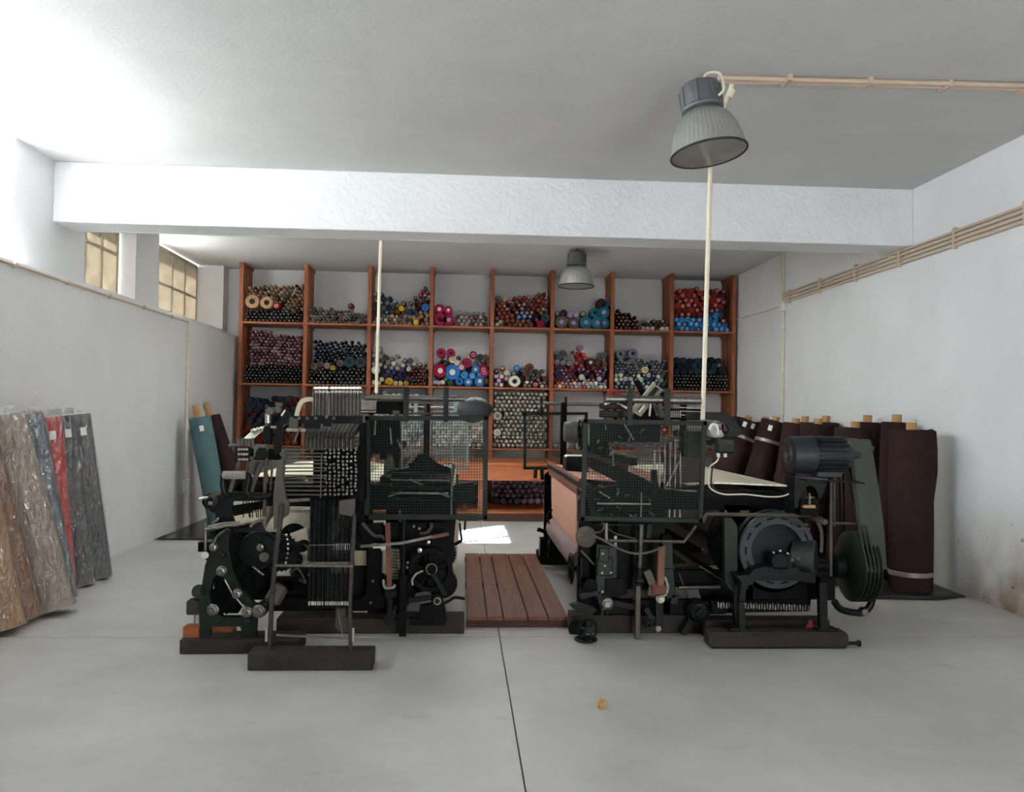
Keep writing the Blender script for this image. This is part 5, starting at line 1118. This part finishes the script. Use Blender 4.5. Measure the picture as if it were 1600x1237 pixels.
P(MB().lathe(zH(870,390,5.62)-XAX*.02, V((.85, -.5, 0)), [(.03, -.10), (.125, -.09), (.13, -.05), (.13, .05), (.122, .06), (.03, .06)], 36), 'brake_drum', mat('brake_grey', hx('2e3030'), .45, .3))
P(MB().plate(path3(zH, [(330,515),(420,510),(470,555),(450,580),(420,585),(420,610),(375,610),(370,560)], 5.47), (0, .14, 0)), 'pedestal_arm', M_IRON, bevel=.004)
P(MB().strip(path3(zH, [(385,540),(365,700),(370,960)], 5.50), .045, .05, YAX).box((zH(350,955,5.5).x, 5.53, .122), (.13, .09, .024)), 'frame_leg', M_IRON, bevel=.004)
P(MB().strip(path3(zH, [(960,560),(965,800),(970,950),(1000,975)], 5.52), .055, .05, YAX).box((zH(1000,975,5.5).x, 5.53, .12), (.13, .09, .02)), 'frame_leg', M_IRON, bevel=.004)
P(MB().box(zH(985,600,5.56), (.11, .08, .16), ch=.008), 'leg_bracket', M_DARK)
P(MB().box2((zH(450,0,5.75).x, 5.72, zH(0,680,5.75).z), (zH(930,0,5.75).x, 5.78, zH(0,560,5.75).z)), 'drive_case', M_DARK)
wg = MB()
for k in range(20):
    a = -1.15+k*.12; cc = zH(610, 440, 5.66)+V((math.sin(a)*.19, 0, -math.cos(a)*.155)); wg.bar(cc, cc+V((math.sin(a)*.035, 0, -math.cos(a)*.03)), .014, .05, YAX)
P(wg, 'gear_teeth', M_IRON)['kind'] = 'stuff'
cg = MB()
for k in range(34): cg.box(zH(195+20*k, 735+(6 if k % 2 else 0)+ (k-17)*.6, 5.66), (.010, .03, .036))
P(cg, 'drive_chain', M_STEELD)['kind'] = 'stuff'
P(MB().plate(path3(zH, [(150,700),(880,690),(870,775),(160,790)], 5.70), (0, .05, 0)), 'chain_guard', M_DARK)
P(MB().plate(path3(zH, [(245,90),(300,90),(340,150),(340,640),(370,900),(330,930),(310,640),(270,600),(250,560)], 5.62), (0, .06, 0)), 'gear_guard', M_GRN, bevel=.006)
P(MB().tube(smooth_path(path3(zH, [(90,120),(110,70),(160,62),(560,68),(880,70)], 5.55), 4), .013, 8), 'starting_rail', M_GREYP)
P(MB().cyl(zH(890,85,5.55), zH(985,120,5.42), .022, 14).cyl(zH(985,120,5.42), zH(988,121,5.41), .012), 'handle', M_GREYP)
P(MB().tube(smooth_path(path3(zH, [(930,120),(955,180),(960,260),(955,340)], 5.55)), .012, 8).tube(path3(zH, [(770,175),(870,170)], 5.6), .01).tube(path3(zH, [(730,125),(860,140)], 5.58), .008), 'brake_lever', M_GREYP)
P(MB().cyl(zH(1027,-280,5.55), zH(1027,620,5.55), .0105, 10), 'clutch_rod', M_GREYP)
P(MB().cyl(zH(1057,-250,5.7), zH(1052,150,5.7), .008, 8).cyl(zH(1040,128,5.6), zH(1260,130,5.6), .008, 8), 'clutch_rod', M_GREYP)
cards = MB()
for k in range(6): cards.box(zG(610+32*k, 745+8*k+1.2*k*k, 5.9), (.03, .01, .05))
P(cards, 'pattern_card', M_CORD)['kind'] = 'stuff'
P(MB().plate(path3(zG, [(240,650),(440,660),(420,720),(250,710)], 6.0), (0, .01, 0)), 'cloth_guide', mat('grey_guide', hx('7d786c'), .8))
M_BELTG = mat('belt_guard_paint', hx('2a322c'), .5, 0, var=.15)
# grooved pulley with belts, belt guard
ax = V((1, 0, 0)); pc = at(1338, 884, 5.72)
pr = [(.04, -.10), (.20, -.07), (.245, -.05)]
for k in range(4): pr += [(.245, -.045+k*.028), (.228, -.038+k*.028), (.228, -.028+k*.028), (.245, -.021+k*.028)]
pr += [(.245, .07), (.2, .075), (.05, .08)]
P(MB().lathe(pc, ax, pr, 48), 'grooved_pulley', mat('green_black_pulley', hx('20261f'), .38, .3, var=.3, scale=6))
P(MB().cyl(pc-ax*.42, pc+ax*.1, .04, 16).lathe(pc-ax*.2, ax, [(.05, 0), (.09, .03), (.09, .09), (.05, .1)], 20), 'pulley_shaft', M_IRON)
mp_ = at(1318, 715, 5.72)
P(MB().lathe(mp_, ax, [(.03, -.05), (.075, -.045), (.066, -.02), (.075, 0), (.066, .02), (.075, .045), (.03, .05)], 28), 'motor_pulley', M_IRON)
d1 = (pc-mp_).normalized(); sdv = ax.cross(d1)
for k in range(3):
    o_ = ax*(-.03+.028*k)
    for s_ in (-1, 1): P(MB().bar(mp_+o_+sdv*s_*.066, pc+o_+sdv*s_*.235, .012, .010, ax), 'drive_belt', M_RUBB)
gx = [(1095,225),(1115,180),(1165,168),(1310,168),(1345,480),(1400,800),(1438,1130),(1285,1115),(1230,480),(1195,300)]
Y0 = 5.55; front = path3(zG, [(1165,180),(1305,170),(1330,320),(1365,560),(1405,840),(1438,1128),(1295,1105),(1250,800),(1215,520),(1195,260)], Y0)
P(MB().plate(front, V((-.02, .012, 0))), 'belt_guard', M_BELTG, bevel=.003)
P(MB().plate(path3(zG, [(1305,170),(1322,180),(1345,320),(1385,560),(1420,840),(1440,1128),(1430,1128),(1405,840),(1365,560),(1330,320)], Y0), V((.06, .20, 0))), 'belt_guard_rim', M_BELTG, bevel=.002)
P(MB().strip(smooth_path(path3(zG, [(1095,232),(1115,190),(1150,175),(1200,172)], Y0+.05)), .016, .12, YAX), 'guard_hood', M_BELTG)
P(MB().tube(smooth_path(path3(zH, [(1050,700),(1100,760),(1200,785),(1275,778),(1330,690),(1335,470)], 5.68)), .024, 10), 'guard_strut', M_IRON)
P(MB().lathe(zH(1270,778,5.66), TOC, [(.03, -.03), (.032, 0), (.022, .02), (0, .02)], 16), 'strut_bolt', M_STEELD)
# motor on its bracket
ma = V((1, 0, 0)); m0 = at(1245, 710, 5.42)
M_MOT = mat('motor_grey', hx('262a2c'), .42, .25, var=.15)
mo = P(MB().lathe(m0, ma, [(.075, -.055), (.12, -.05), (.122, -.02), (.126, .08), (.126, .10), (.115, .10)], 36), 'motor', M_MOT)
MB().lathe(m0+ma*.10, ma, [(.10, 0), (.10, .22), (.09, .25), (.03, .255), (.02, .33)], 28).build('motor_body', M_MOT, mo)
for k in range(20):
    a = 2*PI*k/20; e = perp(ma)[0]*math.cos(a)+perp(ma)[1]*math.sin(a); MB().bar(m0+ma*.115+e*.112, m0+ma*.31+e*.112, .006, .028, ma.cross(e)).build('cooling_fin', M_MOT, mo)
gm = MB()
for k in range(4): gm.torus(m0-ma*.058, ma, .018+.016*k, .0035, 24, 6)
for k in range(3):
    e = perp(ma)[0]*math.cos(k*2.1)+perp(ma)[1]*math.sin(k*2.1); gm.bar(m0-ma*.058, m0-ma*.058+e*.07, .006, .004, ma.cross(e))
gm.build('fan_grille', M_STEELD, mo)
MB().lathe(m0-ma*.056, ma, [(.072, 0), (0, .001)], 24).build('grille_recess', M_RUBB, mo)
MB().box(m0+ma*.20+V((0, 0, -.125)), (.17, .12, .04), Matrix.Rotation(0, 3, 'Z'), ch=.006).build('motor_foot', M_MOT, mo)
P(MB().plate(path3(zG, [(760,445),(910,480),(1000,490),(960,600),(935,600),(930,560),(905,520),(860,510),(810,550),(795,600),(790,670),(760,680)], 5.42), (0, .18, 0)), 'motor_bracket', M_IRON, bevel=.004)
P(MB().bar(zG(760,455,5.5), zG(1235,485,5.5), .16, .012, YAX).bolt(zG(1025,468,5.45), ZAX, .016), 'motor_plate', M_IRON)
P(MB().cyl(zG(870,565,5.46), zG(870,650,5.46), .010, 8).cyl(zG(870,590,5.46), zG(870,598,5.46), .035, 16).box(zG(860,662,5.46), (.07, .05, .02)), 'tension_screw', M_STEELD)
P(MB().box(zG(860,662,5.44), (.08, .05, .018)), 'packing_slip', mat('tan_wood', hx('a88450'), .8))
P(MB().box2((zG(790,0,5.5).x, 5.46, zG(0,720,5.5).z), (zG(930,0,5.5).x, 5.56, zG(0,600,5.5).z)), 'bracket_post', M_DARK, bevel=.004)
P(MB().bar(zG(165,488,5.62), zG(750,513,5.55), .012, .012), 'control_rod', M_STEELD)
P(MB().tube(smooth_path(path3(zG, [(205,285),(190,330),(140,370),(125,430),(130,510),(170,550),(250,575),(400,575),(560,592),(660,590),(720,570),(760,545)], 5.52)), .005, 8), 'power_cable', M_CREAMT)
P(MB().tube(smooth_path(path3(zG, [(190,300),(160,370),(150,430),(150,500),(190,560)], 5.54)), .006, 8), 'power_cable', M_RUBB)
sb = P(MB().box(zG(245,215,5.55), (.12, .08, .105), ch=.012), 'switch_box', M_GRN2)
MB().box(zG(262,188,5.55)+V((0, -.041, 0)), (.062, .004, .024), ch=.0015).build('switch_window', M_RUBB, sb)
for u in (200, 250): MB().cyl(zG(u, 272, 5.55), zG(u, 302, 5.55), .012, 10).build('cable_gland', M_WHITEP, sb)
P(MB().tube(smooth_path(path3(zG, [(135,100),(150,65),(180,65),(195,100),(195,140)], 5.62)), .011, 8), 'power_cable', M_WHITEP)
# head: guard bar, hooks, dark box, arch to the right
P(MB().plate(path3(zG, [(-40,-30),(200,-30),(270,-20),(330,30),(370,100),(365,140),(300,150),(255,140),(280,100),(255,50),(200,30),(-40,20)], 5.72), (0, .08, 0)), 'head_arm', M_IRON, bevel=.006)
P(MB().ring(zG(290,80,5.8), YAX, .075, .06, .05, 30), 'arm_roller', M_DARK)
P(MB().lathe(zG(160,90,5.9), TOC, [(.02, .0), (.065, .0), (.065, .12), (.02, .12), (.018, .02), (0, .02)], 24), 'yarn_spool', mat('pale_spool', hx('b9b6b8'), .8))
P(MB().bar(zG(100,45,5.75), zG(250,55,5.75), .012, .012).bar(zG(240,55,5.75), zG(265,110,5.75), .01, .01), 'yarn_guide', M_STICK)
P(MB().box2((zE(670,0,5.75).x, 5.72, zE(0,290,5.75).z), (zE(880,0,5.75).x, 5.80, zE(0,235,5.75).z)).box2((zE(670,0,5.75).x, 5.72, zE(0,225,5.75).z), (zE(880,0,5.75).x, 5.80, zE(0,180,5.75).z)), 'head_box', M_IRON, bevel=.006)
P(MB().box2((zE(1190,0,5.8).x, 5.75, zE(0,300,5.8).z), (zE(1420,0,5.8).x, 6.2, zE(0,215,5.8).z)), 'head_box', M_DARK, bevel=.006)
for k in range(3): P(MB().bar(zE(1260,225+28*k,5.74), zE(1430,228+28*k,5.74), .006, .006), 'head_rod', M_STEELD)
for k in range(6): P(MB().cyl(zE(1205+14*k,250,5.72), zE(1205+14*k,300,5.72), .004, 6), 'heald_wire', M_STEEL)
for u0, v0, u1, v1 in ((1050,190,1040,290),(1075,190,1100,290),(1110,200,1150,295),(700,200,760,180),(780,180,870,230),(960,260,1000,210)): P(MB().bar(zE(u0,v0,5.72), zE(u1,v1,5.72), .016, .014), 'head_link', M_STEELD)
P(MB().strip(path3(zE, [(1100,205),(1140,300)], 5.70), .04, .02, YAX), 'head_lever', M_GREYP)
P(MB().box2((zE(940,0,5.9).x, 5.9, zE(0,300,5.9).z), (zE(1180,0,5.9).x, 6.0, zE(0,210,5.9).z)), 'head_casting', M_DARK, bevel=.006)
bd = P(MB().bar(zE(935,270,5.78), zE(1105,65,5.70), .10, .008, V((.7, -.2, .6))), 'card_board', mat('pale_green_board', hx('a9ab98'), .7, var=.1)); 
P(MB().bar(zE(1010,150,5.80), zE(940,20,5.76), .05, .012, V((.7, -.2, -.6))), 'tool_blade', M_IRON)
P(MB().bar(zE(1040,150,5.70), zE(1100,75,5.68), .03, .012, V((.7, -.2, .6))), 'tool_grip', M_GRN2)
for k in range(6): P(MB().tube(path3(zE, [(715+12*k, 130), (740+14*k, 85+6*(k % 3))], 5.85), .006, 6), 'red_cord', mat('red_cord', hx('8e2f2c'), .8))
P(MB().cyl(zE(770,95,5.85), zE(850,150,5.85), .014, 8), 'red_stick', mat('red_cord', hx('8e2f2c'), .8))
for k in range(3): P(MB().cyl(zE(860+30*k,100,5.85), zE(930+32*k,150,5.85), .007, 6), 'spindle_rod', M_STEELD)
# inside the guard
P(MB().plate(path3(zE, [(590,600),(760,660),(1000,760),(1060,800),(1060,700),(1100,700),(1100,940),(1060,1060),(600,1060),(560,860),(820,800),(600,690)], 5.86), (0, .03, 0)), 'box_end_casting', M_DARK, bevel=.004)
for k in range(5): P(MB().box2((zE(640,0,5.95).x, 5.85, .76+.05*k), (zE(1040,0,5.95).x, 6.4, .772+.05*k)), 'shuttle_box', M_STEELD if k % 2 else M_IRON, bevel=.002)
P(MB().plate(path3(zE, [(1165,600),(1440,600),(1440,1060),(1165,1060)], 6.3), (0, .02, 0)), 'back_panel', mat('brown_panel', hx('3a2c28'), .7))
P(MB().plate(path3(zE, [(590,330),(1120,330),(1120,490),(740,490),(740,600),(590,560)], 5.95), (0, .03, 0)), 'heald_side', M_DARK)
for u0, v0, u1, v1 in ((650,320,720,345),(850,350,920,470),(720,335,900,335),(1270,630,1160,840),(760,560,1150,650),(760,555,770,670),(1160,840,1400,860),(660,860,740,910),(890,1040,960,1070),(980,870,975,1060)):
    P(MB().tube(path3(zE, [(u0,v0),(u1,v1)], 5.72), .006, 6), 'box_rod', M_STEEL)
rnd = random.Random(5)
for k in range(26):
    u, v = rnd.uniform(650, 1050), rnd.uniform(800, 1050); a = rnd.uniform(0, 3.1); l = rnd.uniform(20, 60)
    P(MB().tube(path3(zE, [(u, v), (u+l*math.cos(a), v+l*.6*math.sin(a))], 5.78+rnd.uniform(-.04, .04)), rnd.uniform(.004, .009), 6), 'picking_link', M_STEELD if k % 2 else M_IRON)
for k in range(18):
    u, v = rnd.uniform(600, 1150), rnd.uniform(350, 560); a = rnd.uniform(0, 3.1); l = rnd.uniform(20, 70)
    P(MB().tube(path3(zE, [(u, v), (u+l*math.cos(a), v+l*math.sin(a))], 5.82+rnd.uniform(-.04, .04)), rnd.uniform(.003, .007), 6), 'shedding_link', M_STEELD)
P(MB().box(zE(1375,500,6.05), (.12, .1, .18), ch=.006), 'green_tin', M_GRN2)
guard(RL, [(915, 658), (1101, 661), (1094, 813), (910, 810)], 5.52, [(984, .034), (1042, .042)], [(946, 623), (1095, 626)], .026)
guard(RL, [(820, 646), (916, 646), (916, 732), (820, 731)], 8.75, [(846, .03), (884, .025)], [(838, 630), (945, 632)], .018, cell=.026, wire=.0012)
P(MB().tube(path3(zE, [(180,690),(175,760)], 8.7), .02, 8).tube(path3(zE, [(225,690),(230,770)], 8.7), .02, 8), 'guard_leg', M_GRN)
for x in (1.05, 2.3): P(MB().box2((x-.03, 8.5, 1.0), (x+.03, 8.56, 1.66)), 'arch_post', M_DARK, bevel=.004)
P(MB().wheel(zE(520,430,7.2), XAX, .13, .012, 5), 'handwheel', M_IRON)
P(MB().lathe(zE(470,410,7.6), XAX, [(.02, -.10), (.09, -.09), (.11, 0), (.09, .09), (.02, .1)], 20), 'wrapped_spool', mat('grey_wrap', hx('4a4a46'), .5, var=.3))
P(MB().box(zE(480,650,7.4), (.20, .25, .14), ch=.01).cyl(zE(430,640,7.3), zE(430,690,7.3), .03), 'temple_casting', M_IRON)
# things laid on the cloth rail
o = MB().box(zE(470,605,7.35), (.16, .12, .05), ch=.008).build('white_box', M_WHITEP, org=zE(470,615,7.35)); tag(o, 'small white box lying on the right loom by the far guard', 'box')
# small items on the bases
o = MB().lathe(zH(875,945,5.66)-V((0, 0, .0)), ZAX, [(.03, -.02), (.032, .0), (.032, .08), (.015, .10), (.015, .12), (0, .12)], 16).build('oil_bottle', mat('red_plastic', hx('a02a2a'), .4), org=zH(875,950,5.66)); tag(o, 'small red bottle standing between the timbers under the right loom', 'bottle')
o.location.z = .0 - min(v.co.z for v in o.data.vertices) + 0.0
o = MB().cyl(V((2.60, 5.50, .03)), V((2.70, 5.49, .03)), .012, 8).cyl(V((2.69, 5.491, .03)), V((2.71, 5.489, .03)), .022, 6).build('sole_bolt', M_IRON, RL)
